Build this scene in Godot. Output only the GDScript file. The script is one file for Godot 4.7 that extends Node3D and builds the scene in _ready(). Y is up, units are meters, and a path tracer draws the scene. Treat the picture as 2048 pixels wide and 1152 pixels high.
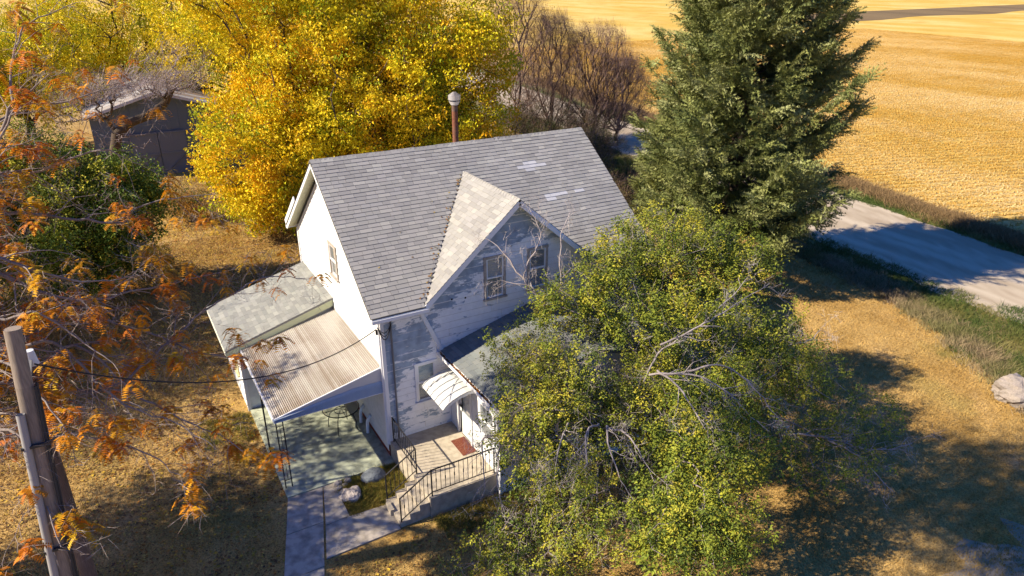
extends Node3D

const GROUND := -0.3
var rng := RandomNumberGenerator.new()
var used := {}
var wob := FastNoiseLite.new()

# ---------------------------------------------------------------- mesh helpers
class Builder:
	var v := PackedVector3Array()
	var n := PackedVector3Array()
	var c := PackedColorArray()
	var t := PackedVector2Array()
	var col := Color(1, 1, 1)
	var plane := 0          # 0: uv from x,z   1: from x,y   2: from z,y
	func put(p: Vector3, nn: Vector3) -> void:
		v.push_back(p); n.push_back(nn); c.push_back(col)
		t.push_back(Vector2(p.x, p.z) if plane == 0 else (Vector2(p.x, -p.y) if plane == 1 else Vector2(p.z, -p.y)))
	func tri(a: Vector3, b: Vector3, d: Vector3) -> void:   # counter-clockwise from outside
		var nn := (b - a).cross(d - a).normalized()
		put(a, nn); put(d, nn); put(b, nn)
	func quad(a: Vector3, b: Vector3, d: Vector3, e: Vector3) -> void:
		tri(a, b, d); tri(a, d, e)
	func box(o: Vector3, s: Vector3, bs := Basis()) -> void:
		var h := s * 0.5
		var k := []
		for i in 8:
			k.append(o + bs * Vector3(h.x * (1 if i & 1 else -1), h.y * (1 if i & 2 else -1), h.z * (1 if i & 4 else -1)))
		quad(k[4], k[5], k[7], k[6]); quad(k[1], k[0], k[2], k[3])
		quad(k[5], k[1], k[3], k[7]); quad(k[0], k[4], k[6], k[2])
		quad(k[6], k[7], k[3], k[2]); quad(k[0], k[1], k[5], k[4])
	func bar(a: Vector3, b: Vector3, w: float, d := -1.0) -> void:
		var z := (b - a).normalized()
		var x := z.cross(Vector3.UP if absf(z.y) < 0.95 else Vector3.RIGHT).normalized()
		box((a + b) * 0.5, Vector3(w, w if d < 0 else d, a.distance_to(b)), Basis(x, z.cross(x), z))
	func seg(a: Vector3, b: Vector3, ra: float, rb: float, sides := 5) -> void:
		var z := (b - a).normalized()
		var x := z.cross(Vector3.UP if absf(z.y) < 0.9 else Vector3.RIGHT).normalized()
		var y := z.cross(x)
		for i in sides:
			var p := TAU * i / sides
			var q := TAU * (i + 1) / sides
			var e := x * cos(p) + y * sin(p)
			var f := x * cos(q) + y * sin(q)
			put(a + e * ra, e); put(b + f * rb, f); put(a + f * ra, f)
			put(a + e * ra, e); put(b + e * rb, e); put(b + f * rb, f)
	func tube(p: PackedVector3Array, r: float, sides := 6) -> void:
		for i in p.size() - 1:
			seg(p[i], p[i + 1], r, r, sides)
	func disc(o: Vector3, r: float, y := Vector3.UP, sides := 24) -> void:
		var x := y.cross(Vector3.RIGHT if absf(y.x) < 0.9 else Vector3.BACK).normalized()
		var z := x.cross(y)
		for i in sides:
			var p := TAU * i / sides
			var q := TAU * (i + 1) / sides
			tri(o, o + (x * cos(q) + z * sin(q)) * r, o + (x * cos(p) + z * sin(p)) * r)
	func mesh() -> ArrayMesh:
		var a := []
		a.resize(Mesh.ARRAY_MAX)
		a[Mesh.ARRAY_VERTEX] = v; a[Mesh.ARRAY_NORMAL] = n; a[Mesh.ARRAY_COLOR] = c; a[Mesh.ARRAY_TEX_UV] = t
		var m := ArrayMesh.new()
		m.add_surface_from_arrays(Mesh.PRIMITIVE_TRIANGLES, a)
		return m

func lin(r: float, g: float, b: float, rough := 0.85, vc := true) -> StandardMaterial3D:
	var m := StandardMaterial3D.new()
	m.albedo_color = Color(r, g, b).linear_to_srgb()
	m.roughness = rough
	m.vertex_color_use_as_albedo = vc
	m.metallic_specular = 0.35
	return m

func grain(freq: float, lo: float, hi: float, size := 512, sd := 3, oct := 5, kind := FastNoiseLite.TYPE_SIMPLEX_SMOOTH) -> NoiseTexture2D:
	var f := FastNoiseLite.new()
	f.noise_type = kind
	f.frequency = freq
	f.fractal_octaves = oct
	f.seed = sd
	var g := Gradient.new()
	g.set_color(0, Color(lo, lo, lo).linear_to_srgb())
	g.set_color(1, Color(hi, hi, hi).linear_to_srgb())
	var t := NoiseTexture2D.new()
	t.width = size; t.height = size; t.seamless = true; t.noise = f; t.color_ramp = g
	return t

func grainy(m: StandardMaterial3D, tex: Texture2D, per_metre: float) -> StandardMaterial3D:
	m.albedo_texture = tex
	m.uv1_triplanar = true
	m.uv1_world_triplanar = true
	m.uv1_scale = Vector3.ONE * per_metre
	return m

func part(parent: Node, called: String, b: Builder, m: Material, pos := Vector3.ZERO) -> MeshInstance3D:
	var o := MeshInstance3D.new()
	o.name = called
	o.mesh = b.mesh()
	o.material_override = m
	o.position = pos
	parent.add_child(o, true)
	return o

func numbered(called: String) -> String:
	used[called] = used.get(called, -1) + 1
	return called if used[called] == 0 else "%s_%03d" % [called, used[called]]

func tag(o: Node3D, label: String, category: String, group := "", kind := "") -> Node3D:
	if label: o.set_meta("label", label)
	if category: o.set_meta("category", category)
	if group: o.set_meta("group", group)
	if kind: o.set_meta("kind", kind)
	return o

func thing(called: String, label: String, category: String, at := Vector3.ZERO, group := "") -> Node3D:
	var o := Node3D.new()
	o.name = numbered(called)
	o.position = at
	add_child(o)
	tag(o, label, category, group)
	return o

func one(called: String, b: Builder, m: Material, label: String, category: String, group := "", kind := "", at := Vector3.ZERO) -> MeshInstance3D:
	var o := part(self, numbered(called), b, m, at)
	tag(o, label, category, group, kind)
	return o

func many(parent: Node, called: String, m: Mesh, mat: Material, xf: Array, cols: PackedColorArray) -> MultiMeshInstance3D:
	var mm := MultiMesh.new()
	mm.transform_format = MultiMesh.TRANSFORM_3D
	mm.use_colors = true
	mm.mesh = m
	mm.instance_count = xf.size()
	for i in xf.size():
		mm.set_instance_transform(i, xf[i])
		mm.set_instance_color(i, cols[i])
	var o := MultiMeshInstance3D.new()
	o.name = called
	o.multimesh = mm
	o.material_override = mat
	parent.add_child(o, true)
	return o

func rv(s := 1.0) -> Vector3:
	return Vector3(rng.randfn(), rng.randfn(), rng.randfn()) * s

func ball() -> Vector3:
	var d := rv().normalized()
	return d * pow(rng.randf(), 0.38)

func spin(s := 1.0) -> Basis:
	return Basis(Quaternion(rv().normalized(), rng.randf() * TAU)).scaled(Vector3.ONE * s)

func mixc(pal: Array, p: Vector3, f := 0.35, jitter := 0.28) -> Color:
	var k: float = clampf(wob.get_noise_3dv(p * f) * 1.3 * 0.5 + 0.5 + rng.randfn() * jitter, 0.0, 0.999) * (pal.size() - 1)
	var a: Color = pal[int(k)]
	var b: Color = pal[mini(int(k) + 1, pal.size() - 1)]
	return a.lerp(b, k - int(k)) * rng.randf_range(0.82, 1.15)

# ---------------------------------------------------------------- setting the stage
var CAM := Vector3(-4.9265, 12.3333, 19.9587)

func stage() -> void:
	var cam := Camera3D.new()
	cam.name = "camera"
	cam.position = CAM
	cam.rotation_degrees = Vector3(-23.971, -30.092, 0)
	cam.fov = 44.44
	cam.near = 0.1
	cam.far = 6000
	add_child(cam)
	var e := Environment.new()
	e.background_mode = Environment.BG_SKY
	var sm := ProceduralSkyMaterial.new()
	sm.sky_top_color = Color(0.20, 0.46, 0.87)
	sm.sky_horizon_color = Color(0.54, 0.75, 0.97)
	sm.sky_curve = 0.12
	sm.sky_energy_multiplier = 0.70
	sm.ground_bottom_color = Color(0.45, 0.38, 0.25)
	sm.ground_horizon_color = Color(0.62, 0.70, 0.78)
	var sky := Sky.new()
	sky.sky_material = sm
	e.sky = sky
	e.tonemap_mode = Environment.TONE_MAPPER_LINEAR
	e.tonemap_exposure = 2.0
	e.sdfgi_enabled = true
	e.ssao_enabled = true
	e.ssil_enabled = true
	var w := WorldEnvironment.new()
	w.environment = e
	add_child(w)
	var sun := DirectionalLight3D.new()
	sun.name = "sun"
	sun.light_energy = 1.6
	sun.light_color = Color(1.0, 0.94, 0.84)
	sun.light_angular_distance = 0.5
	sun.shadow_enabled = true
	add_child(sun)
	sun.look_at_from_position(Vector3.ZERO, Vector3(0.765, -0.616, 0.19), Vector3.UP)

# ---------------------------------------------------------------- ground
func far_edge(z: float) -> float:       # far edge of the gravel road
	return 33.6 - 0.13 * z

func lawn_edge(z: float) -> float:      # where mown grass gives way to roadside weeds
	return 23.3 - 0.0 * z - 0.034 * maxf(z, 0.0) * maxf(z, 0.0) - 0.10 * minf(z, 0.0)

func strip(left: Callable, right: Callable, z0: float, z1: float, y: float, cols: int, step: float, paint: Callable) -> Builder:
	var b := Builder.new()
	var n := int(ceil((z1 - z0) / step))
	for i in n:
		var za := z0 + (z1 - z0) * i / n
		var zb := z0 + (z1 - z0) * (i + 1) / n
		for j in cols:
			var q := []
			for k in [[j, zb], [j + 1, zb], [j + 1, za], [j, za]]:
				var z: float = k[1]
				q.append(Vector3(lerpf(left.call(z), right.call(z), float(k[0]) / cols), y, z))
			for k in [0, 1, 2, 0, 2, 3]:
				pass
			for tr in [[0, 2, 1], [0, 3, 2]]:
				for k in tr:
					b.col = paint.call(q[k])
					b.put(q[k], Vector3.UP)
	return b

func fbm(p: Vector3, f: float) -> float:
	return wob.get_noise_3dv(p * f)

func lawn_paint(p: Vector3) -> Color:
	var a := fbm(p, 0.35)
	var g := fbm(p + Vector3(91, 0, 17), 0.22)
	var d := fbm(p + Vector3(-31, 0, 57), 0.5)
	var w := fbm(p + Vector3(7, 0, -23), 1.3)
	var c := Color(0.355, 0.218, 0.062).lerp(Color(0.48, 0.32, 0.112), clampf(a * 0.9 + w * 0.5 + 0.5, 0, 1))
	c = c.lerp(Color(0.15, 0.15, 0.03), clampf(g * 1.6 - 0.3 + w * 0.25, 0, 0.7))
	c = c.lerp(Color(0.40, 0.28, 0.15), clampf(d * 2.0 - 0.7, 0, 0.7))
	return c

func grounds() -> void:
	var fine := grain(0.05, 0.35, 1.6, 512, 5)
	var coarse := grain(0.03, 0.45, 1.55, 1024, 8, 6)
	# the stubble field runs to the horizon and under everything else
	var b := Builder.new()
	b.col = Color(1, 1, 1)
	b.quad(Vector3(-3000, -0.36, 3000), Vector3(3000, -0.36, 3000), Vector3(3000, -0.36, -3000), Vector3(-3000, -0.36, -3000))
	var fm := grainy(lin(0.60, 0.42, 0.125, 1.0), coarse, 0.045)
	fm.specular_mode = BaseMaterial3D.SPECULAR_DISABLED
	tag(part(self, "ground", b, fm), "harvested golden field running to the horizon", "ground", "", "structure")
	var field_a := strip(func(z): return far_edge(z) + 2.4 - 0.05 * z, func(z): return far_edge(z) + 460.0, -420, 60, -0.34, 150, 3.6,
		func(p): return Color(0.58, 0.39, 0.095).lerp(Color(0.70, 0.51, 0.19), clampf(fbm(p * Vector3(1, 1, 0.35), 0.06) * 1.4 + 0.45, 0, 1)).lerp(Color(0.50, 0.32, 0.075), clampf(fbm(p + Vector3(9, 4, 2), 0.12) * 1.3, 0, 0.7)))
	var fd := grainy(lin(1, 1, 1, 1.0), coarse, 0.11)
	fd.specular_mode = BaseMaterial3D.SPECULAR_DISABLED
	tag(part(self, "field", field_a, fd), "cut corn field with straw litter beyond the road", "field", "", "structure")
	var lawn := strip(func(_z): return -45.0, func(z): return lawn_edge(z), -70, 40, GROUND, 130, 0.6, lawn_paint)
	tag(part(self, "lawn", lawn, grainy(lin(1, 1, 1), fine, 0.55)), "dry tan mown grass around the house", "lawn", "", "structure")
	var ditch := strip(func(z): return lawn_edge(z), func(z): return far_edge(z) - 7.6, -70, 40, GROUND - 0.005, 16, 0.8,
		func(p): return Color(0.10, 0.12, 0.03).lerp(Color(0.26, 0.19, 0.08), clampf(fbm(p, 0.5) + 0.4, 0, 1)))
	tag(part(self, "verge", ditch, grainy(lin(1, 1, 1), fine, 1.1)), "grassy strip between the lawn and the road", "verge", "", "structure")
	var gravel := grain(0.09, 0.55, 1.4, 512, 21, 4)
	var road := strip(func(z): return far_edge(z) - 7.7 + 0.18 * sin(z * 0.9) + 0.1 * sin(z * 2.3), func(z): return far_edge(z) + 0.1 * sin(z * 1.3), -140, 60, GROUND + 0.006, 26, 0.6,
		func(p): return Color(0.34, 0.27, 0.185).lerp(Color(0.50, 0.42, 0.31), clampf(fbm(p * Vector3(2.2, 1, 0.12), 0.5) * 1.3 + fbm(p, 1.7) * 0.5 + 0.5, 0, 1)))
	tag(part(self, "road", road, grainy(lin(1, 1, 1), gravel, 1.4)), "pale gravel country road", "road", "", "structure")
	var bank := strip(func(z): return far_edge(z) - 0.05, func(z): return far_edge(z) + 2.6 - 0.05 * z, -140, 60, GROUND + 0.002, 6, 1.0,
		func(p): return Color(0.12, 0.14, 0.035).lerp(Color(0.30, 0.20, 0.09), clampf((p.x - far_edge(p.z) - 1.1) + fbm(p, 0.8), 0, 1)))
	tag(part(self, "bank", bank, grainy(lin(1, 1, 1), fine, 1.1)), "weedy bank between the road and the field", "bank", "", "structure")
	# grey waterway strip across the far field
	b = Builder.new()
	var s0 := Vector3(190, -0.31, -141)
	var s1 := Vector3(460, -0.31, -154)
	for i in 24:
		var p0 := s0.lerp(s1, i / 24.0)
		var p1 := s0.lerp(s1, (i + 1) / 24.0)
		b.col = Color(0.22, 0.15, 0.065) * rng.randf_range(0.8, 1.1)
		b.quad(p0 + Vector3(-4, 0, 17 + 3 * sin(i)), p1 + Vector3(-4, 0, 17 + 3 * sin(i + 1)), p1 + Vector3(4, 0, -16), p0 + Vector3(4, 0, -16))
	tag(part(self, "waterway", b, grainy(lin(1, 1, 1), fine, 0.2)), "brown grass waterway crossing the far field", "waterway", "", "structure")
	# gravel drive that starts at the corner of the yard
	b = Builder.new()
	b.col = Color(0.31, 0.255, 0.18)
	var o := Vector3(12.4, GROUND + 0.004, 17.6)
	for i in 90:
		var q := []
		for k in [i, i + 1]:
			var a: float = TAU * k / 90.0
			var r := 3.5 + 0.6 * sin(a * 2.0 + 1.0) + 1.1 * wob.get_noise_2d(cos(a) * 3.0, sin(a) * 3.0) + 0.5 * wob.get_noise_2d(cos(a) * 11.0, sin(a) * 11.0)
			q.append(o + Vector3(cos(a) * r * 1.2, 0, sin(a) * r))
		b.tri(o, q[1], q[0])
	tag(part(self, "driveway", b, grainy(lin(1, 1, 1), gravel, 1.6)), "grey gravel patch at the edge of the lawn", "driveway", "", "structure")

func slab(called: String, ring: Array, top: float, deep: float, col: Color, m: Material, label: String) -> void:
	var b := Builder.new()
	b.col = col
	var poly := PackedVector2Array()
	for p in ring: poly.push_back(p)
	var idx := Geometry2D.triangulate_polygon(poly)
	for i in range(0, idx.size(), 3):
		var q := []
		for k in 3: q.append(Vector3(poly[idx[i + k]].x, top, poly[idx[i + k]].y))
		if (q[1] - q[0]).cross(q[2] - q[0]).y > 0: b.tri(q[0], q[1], q[2])
		else: b.tri(q[0], q[2], q[1])
	for i in ring.size():
		var p: Vector2 = ring[i]
		var q: Vector2 = ring[(i + 1) % ring.size()]
		b.quad(Vector3(p.x, top - deep, p.y), Vector3(q.x, top - deep, q.y), Vector3(q.x, top, q.y), Vector3(p.x, top, p.y))
	tag(part(self, numbered(called), b, m), label, "paving", "", "structure")

func paving() -> void:
	var conc := grain(0.012, 0.5, 1.25, 512, 31, 6)
	var green := grainy(lin(0.46, 0.50, 0.375, 0.75), conc, 0.5)
	slab("patio", [Vector2(-2.66, -0.5), Vector2(0.36, -0.5), Vector2(0.36, 4.27), Vector2(-2.66, 4.27)], -0.24, 0.1, Color(1, 1, 1), green, "worn pale green painted concrete patio slab")
	var grey := grainy(lin(0.47, 0.415, 0.34, 0.85), conc, 0.5)
	var c := Color(1, 1, 1)
	slab("walkway", [Vector2(-2.66, 4.29), Vector2(-1.74, 4.29), Vector2(-2.10, 5.60), Vector2(-3.02, 5.60)], -0.26, 0.08, c, grey, "concrete walk slab against the patio")
	slab("walkway", [Vector2(-3.03, 5.62), Vector2(-2.105, 5.62), Vector2(-2.5, 7.05), Vector2(-3.43, 7.05)], -0.262, 0.08, c * 0.95, grey, "concrete walk slab with a cross walk beside it")
	slab("walkway", [Vector2(-3.44, 7.07), Vector2(-2.51, 7.07), Vector2(-3.1, 9.2), Vector2(-4.0, 9.2)], -0.265, 0.08, c * 1.04, grey, "concrete walk slab farthest from the patio")
	slab("walkway", [Vector2(-1.715, 4.29), Vector2(-1.3, 4.29), Vector2(-1.45, 5.1), Vector2(-1.46, 5.72), Vector2(-2.085, 5.76)], -0.258, 0.08, c * 1.03, grey, "wedge of concrete walk beside the stones")
	slab("walkway", [Vector2(-2.095, 5.78), Vector2(-1.46, 5.74), Vector2(-0.46, 5.8), Vector2(-0.5, 6.8), Vector2(-2.39, 6.86)], -0.26, 0.08, c * 0.98, grey, "concrete cross walk leading to the stoop steps")

# ---------------------------------------------------------------- the house
var white_m: StandardMaterial3D
var trim_m: StandardMaterial3D
var peel_m: StandardMaterial3D
var dark_m: StandardMaterial3D
var glass_m: StandardMaterial3D
var roof_grain: NoiseTexture2D

func peel_texture() -> ImageTexture:
	# old blue-grey paint showing where the white coat has flaked; 10 m x 7.5 m of the front wall
	var w := 1000
	var h := 750
	var im := Image.create(w, h, false, Image.FORMAT_RGB8)
	var f := FastNoiseLite.new()
	f.seed = 11; f.frequency = 0.02; f.fractal_octaves = 6; f.fractal_gain = 0.68
	var f2 := FastNoiseLite.new()
	f2.seed = 5; f2.frequency = 0.009; f2.fractal_octaves = 3
	# x, y, radius x, radius y, weight
	var spots := [[4.5, 6.15, 0.9, 0.4, 0.9], [5.1, 5.8, 0.9, 0.22, 0.5], [3.9, 5.75, 0.7, 0.35, 0.8], [3.1, 5.1, 0.55, 0.5, 0.8], [2.4, 4.7, 0.6, 0.4, 0.75], [1.9, 4.3, 0.5, 0.35, 0.6], [5.75, 5.45, 0.55, 0.2, 0.7],
		[0.85, 3.35, 0.75, 0.55, 0.95], [1.4, 3.35, 0.3, 0.5, 0.7], [0.5, 2.4, 0.25, 2.0, 0.75], [1.3, 2.75, 0.4, 0.3, 0.5], [0.9, 2.1, 0.5, 0.4, 0.42], [0.6, 0.85, 0.5, 0.5, 0.42], [1.5, 0.75, 0.6, 0.4, 0.45], [2.3, 4.2, 0.5, 0.15, 0.5], [2.75, 4.1, 0.3, 0.12, 0.4], [1.7, 3.7, 0.3, 0.4, 0.4]]
	for j in h:
		var y := 7.5 - j * 0.01
		var row := fposmod(y - 0.18, 0.211)
		for i in w:
			var x := i * 0.01
			var k := -0.46
			for s in spots:
				var dx: float = (x - s[0]) / s[2]
				var dy: float = (y - s[1]) / s[3]
				var q := dx * dx + dy * dy
				if q < 6.0: k += s[4] * exp(-q)
			k += f.get_noise_2d(i * 0.7, j * 1.7) * 1.05 + f2.get_noise_2d(i, j * 1.6) * 0.25
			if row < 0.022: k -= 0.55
			var tone := 0.95 + 0.10 * f.get_noise_2d(i * 2.0 + 400, j * 2.0)
			var a := Color(0.84, 0.85, 0.86) * tone
			var p := Color(0.34, 0.42, 0.52) * (tone * (0.92 + 0.3 * f2.get_noise_2d(i * 3.0 + 900, j * 3.0)))
			if row < 0.016: a *= 0.72 + 0.2 * f.get_noise_2d(i * 1.5, j * 0.3)   # darker line along the lower edge of each course
			var e := clampf(k * 9.0, 0, 1)
			im.set_pixel(i, j, a.lerp(p, e).linear_to_srgb())
	return ImageTexture.create_from_image(im)

# One wall of lapped boards. Points are (u along the wall, height); span(y) gives the wall's left and right ends at a height.
func siding(parent: Node3D, o: Vector3, ux: Vector3, nz: Vector3, y0: float, rows: int, step: float, span: Callable, holes: Array, m: Material, plane: int, length := 2.2, tone := 1.0) -> void:
	for r in rows:
		var ya := y0 + step * r
		var yb := ya + step + 0.012
		var sa: Array = span.call(ya)
		var sb: Array = span.call(ya + step)
		if sa[1] - sa[0] < 0.05: continue
		var cut := [minf(sa[0], sb[0])]
		var x: float = cut[0] + length * rng.randf_range(0.4, 1.0)
		while x < maxf(sa[1], sb[1]) - 0.5:
			cut.append(x); x += length
		cut.append(maxf(sa[1], sb[1]))
		for k in cut.size() - 1:
			var lo: float = cut[k]
			var hi: float = cut[k + 1] - 0.004
			var poly := PackedVector2Array([Vector2(clampf(lo, sa[0], sa[1]), ya), Vector2(clampf(hi, sa[0], sa[1]), ya), Vector2(clampf(hi, sb[0], sb[1]), yb), Vector2(clampf(lo, sb[0], sb[1]), yb)])
			var got := [poly]
			for hole in holes:
				var rect: Rect2 = hole
				var ring := PackedVector2Array([rect.position, rect.position + Vector2(rect.size.x, 0), rect.end, rect.position + Vector2(0, rect.size.y)])
				var next := []
				for g in got:
					for piece in Geometry2D.clip_polygons(g, ring): next.append(piece)
				got = next
			var shade := tone * rng.randf_range(0.97, 1.03)
			var lift := func(p: Vector2) -> Vector3: return o + ux * p.x + Vector3.UP * p.y + nz * lerpf(0.024, 0.006, (p.y - ya) / (yb - ya))
			for g in got:
				var b := Builder.new()
				b.plane = plane
				b.col = Color(1, 1, 1) * shade
				var idx := Geometry2D.triangulate_polygon(g)
				for i in range(0, idx.size(), 3):
					var q := [lift.call(g[idx[i]]), lift.call(g[idx[i + 1]]), lift.call(g[idx[i + 2]])]
					if (q[1] - q[0]).cross(q[2] - q[0]).dot(nz) > 0: b.tri(q[0], q[1], q[2])
					else: b.tri(q[0], q[2], q[1])
				for i in g.size():
					var p0: Vector2 = g[i]
					var p1: Vector2 = g[(i + 1) % g.size()]
					if absf(p0.y - ya) < 0.001 and absf(p1.y - ya) < 0.001:
						var e0: Vector3 = lift.call(p0)
						var e1: Vector3 = lift.call(p1)
						b.quad(e0 - nz * 0.024, e1 - nz * 0.024, e1, e0)
				if b.v.size(): part(parent, "siding_board", b, m)

# A sash window in a wall; o is its lower left corner on the wall face.
func sash_window(house: Node3D, o: Vector3, ux: Vector3, nz: Vector3, w: float, h: float, casing: Material, upper: Color, lower: Color, label := "") -> void:
	var bs := Basis(ux, Vector3.UP, nz)
	var b := Builder.new()
	var c := 0.075
	b.box(o + ux * (w / 2) + Vector3.UP * (h + c / 2 - 0.02) + nz * 0.02, Vector3(w + 2 * c, c, 0.07), bs)
	b.box(o + ux * (-c / 2 + 0.01) + Vector3.UP * (h / 2) + nz * 0.02, Vector3(c, h - 0.03, 0.066), bs)
	b.box(o + ux * (w + c / 2 - 0.01) + Vector3.UP * (h / 2) + nz * 0.02, Vector3(c, h - 0.03, 0.066), bs)
	var win := part(house, "window", b, casing)
	if label: win.set_meta("label", label)
	b = Builder.new()
	b.box(o + ux * (w / 2) - Vector3.UP * 0.025 + nz * 0.03, Vector3(w + 2 * c + 0.04, 0.05, 0.12), bs)
	part(win, "sill", b, casing)
	for k in 2:
		var y := 0.0 if k == 0 else h * 0.5 - 0.02
		var z := 0.0 if k == 0 else 0.028
		var hh := h * 0.5 + 0.02
		b = Builder.new()
		var r := 0.045
		b.box(o + ux * (w / 2) + Vector3.UP * (y + r / 2) + nz * z, Vector3(w - 0.004, r, 0.03), bs)
		b.box(o + ux * (w / 2) + Vector3.UP * (y + hh - r / 2) + nz * z, Vector3(w - 0.004, r, 0.03), bs)
		b.box(o + ux * (r / 2 + 0.003) + Vector3.UP * (y + hh / 2) + nz * z, Vector3(r, hh - 2 * r, 0.028), bs)
		b.box(o + ux * (w - r / 2 - 0.003) + Vector3.UP * (y + hh / 2) + nz * z, Vector3(r, hh - 2 * r, 0.028), bs)
		part(win, "sash", b, trim_m)
		b = Builder.new()
		b.box(o + ux * (w / 2) + Vector3.UP * (y + hh / 2) + nz * z, Vector3(w - 2 * r, hh - 2 * r, 0.005), bs)
		part(win, "pane", b, glass_m)
		if (upper if k == 1 else lower).a < 0.5: continue
		b = Builder.new()
		b.col = upper if k == 1 else lower
		var sl := 9
		for i in sl:      # hanging blind folds behind the glass
			b.box(o + ux * (w / 2) + Vector3.UP * (y + hh * (i + 0.5) / sl) - nz * (0.06 + 0.004 * (i % 2)), Vector3(w, hh / sl - 0.004, 0.006), bs)
		part(win, "blind", b, lin(1, 1, 1, 0.9))
	b = Builder.new()   # the room behind: five plastered sides
	b.col = Color(0.42, 0.40, 0.37)
	var cc := o + ux * (w / 2) + Vector3.UP * (h / 2)
	b.box(cc - nz * 1.2, Vector3(w + 0.5, h + 0.5, 0.03), bs)
	for sd in [-1.0, 1.0]:
		b.box(cc - nz * 0.62 + ux * sd * (w / 2 + 0.25), Vector3(0.03, h + 0.5, 1.13), bs)
		b.box(cc - nz * 0.62 + Vector3.UP * sd * (h / 2 + 0.25), Vector3(w + 0.46, 0.03, 1.13), bs)
	part(win, "window_recess", b, dark_m)

func shingle_shape(b: Builder, u0: float, u1: float, v0: float, v1: float, t := 0.017) -> void:
	var a := Vector3(u0, t, -v0)
	var d := Vector3(u1, t, -v0)
	var e := Vector3(u1, 0.003, -v1)
	var f := Vector3(u0, 0.003, -v1)
	b.quad(a, d, e, f)
	b.quad(Vector3(u0, 0, -v0), Vector3(u1, 0, -v0), d, a)
	b.tri(Vector3(u1, 0, -v0), Vector3(u1, 0, -v1), d)
	b.tri(Vector3(u0, 0, -v1), Vector3(u0, 0, -v0), a)

# Shingles on a slope. o: eave corner, ux: along the eave, vy: up the slope. Local axes of a shingle: x = ux, y = normal, z = down the slope.
func shingles(roof: Node3D, o: Vector3, ux: Vector3, vy: Vector3, n: Vector3, courses: int, e: float, span: Callable, pal: Array, m: Material, singles: Callable, odd: Array = []) -> int:
	var widths := [0.21, 0.28, 0.36]
	var rest := Builder.new()
	var bs := Basis(ux, n, -vy)
	var count := 0
	for r in courses:
		var v := r * e
		var s: Array = span.call(v)
		var s2: Array = span.call(v + e)
		if s[1] - s[0] < 0.02: continue
		var u: float = s[0] - rng.randf() * 0.28
		while u < s[1]:
			var wi := rng.randi() % 3
			var w: float = widths[wi]
			var ci := mini(int(absf(rng.randfn()) * 2.2), pal.size() - 1)
			for od in odd:
				if od[0] == r and u + w / 2 > od[1] and u + w / 2 < od[2]: ci = -1
			var col: Color = Color(0.46, 0.46, 0.47) if ci < 0 else pal[ci]
			var lo := maxf(u, s[0])
			var hi := minf(u + w - 0.006, s[1])
			var whole: bool = u >= maxf(s[0], s2[0]) and u + w <= minf(s[1], s2[1])
			if whole and ci >= 0 and count < 300 and singles.call(r, u):
				var key := "%d_%d" % [wi, ci]
				if not shingle_meshes.has(key):
					var b := Builder.new()
					b.col = col
					shingle_shape(b, -w / 2, w / 2 - 0.006, 0, e + 0.03)
					shingle_meshes[key] = b.mesh()
				var q := MeshInstance3D.new()
				q.name = "shingle"
				q.mesh = shingle_meshes[key]
				q.material_override = m
				q.transform = Transform3D(bs.rotated(n, rng.randfn() * 0.006), o + ux * (u + w / 2) + vy * v + n * (0.004 + rng.randf() * 0.003))
				roof.add_child(q, true)
				count += 1
			elif hi - lo > 0.02:
				rest.col = col * (rng.randf_range(0.94, 1.06) + 0.14 * wob.get_noise_2d(u * 1.1, v * 0.35))
				var at := rest.v.size()
				var off := rng.randfn() * 0.004
				shingle_shape(rest, lo, hi, 0, e + 0.03, 0.016 + rng.randf() * 0.005)
				for i in range(at, rest.v.size()):
					rest.v[i] = bs * (rest.v[i] + Vector3(0, 0.003, -v + off)) + o
					rest.n[i] = bs * rest.n[i]
			u += w
	if rest.v.size():
		var o2 := part(roof, "shingle_course", rest, m)
		o2.set_meta("kind", "stuff")
	return count

var shingle_meshes := {}

func slope_slab(b: Builder, a: Vector3, d: Vector3, e: Vector3, f: Vector3, t: float) -> void:
	var n := (d - a).cross(e - a).normalized() * t
	b.quad(a, d, e, f)
	b.quad(f - n, e - n, d - n, a - n)
	b.quad(a - n, d - n, d, a); b.quad(d - n, e - n, e, d)
	b.quad(e - n, f - n, f, e); b.quad(f - n, a - n, a, f)

func wall_node(h: Node3D, called: String) -> Node3D:
	var o := Node3D.new()
	o.name = called
	h.add_child(o, true)
	return o

func board(parent: Node3D, called: String, at: Vector3, size: Vector3) -> void:
	var b := Builder.new()
	b.col = Color(0.73, 0.74, 0.76)
	b.box(at, size)
	part(parent, called, b, dark_m)

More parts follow.
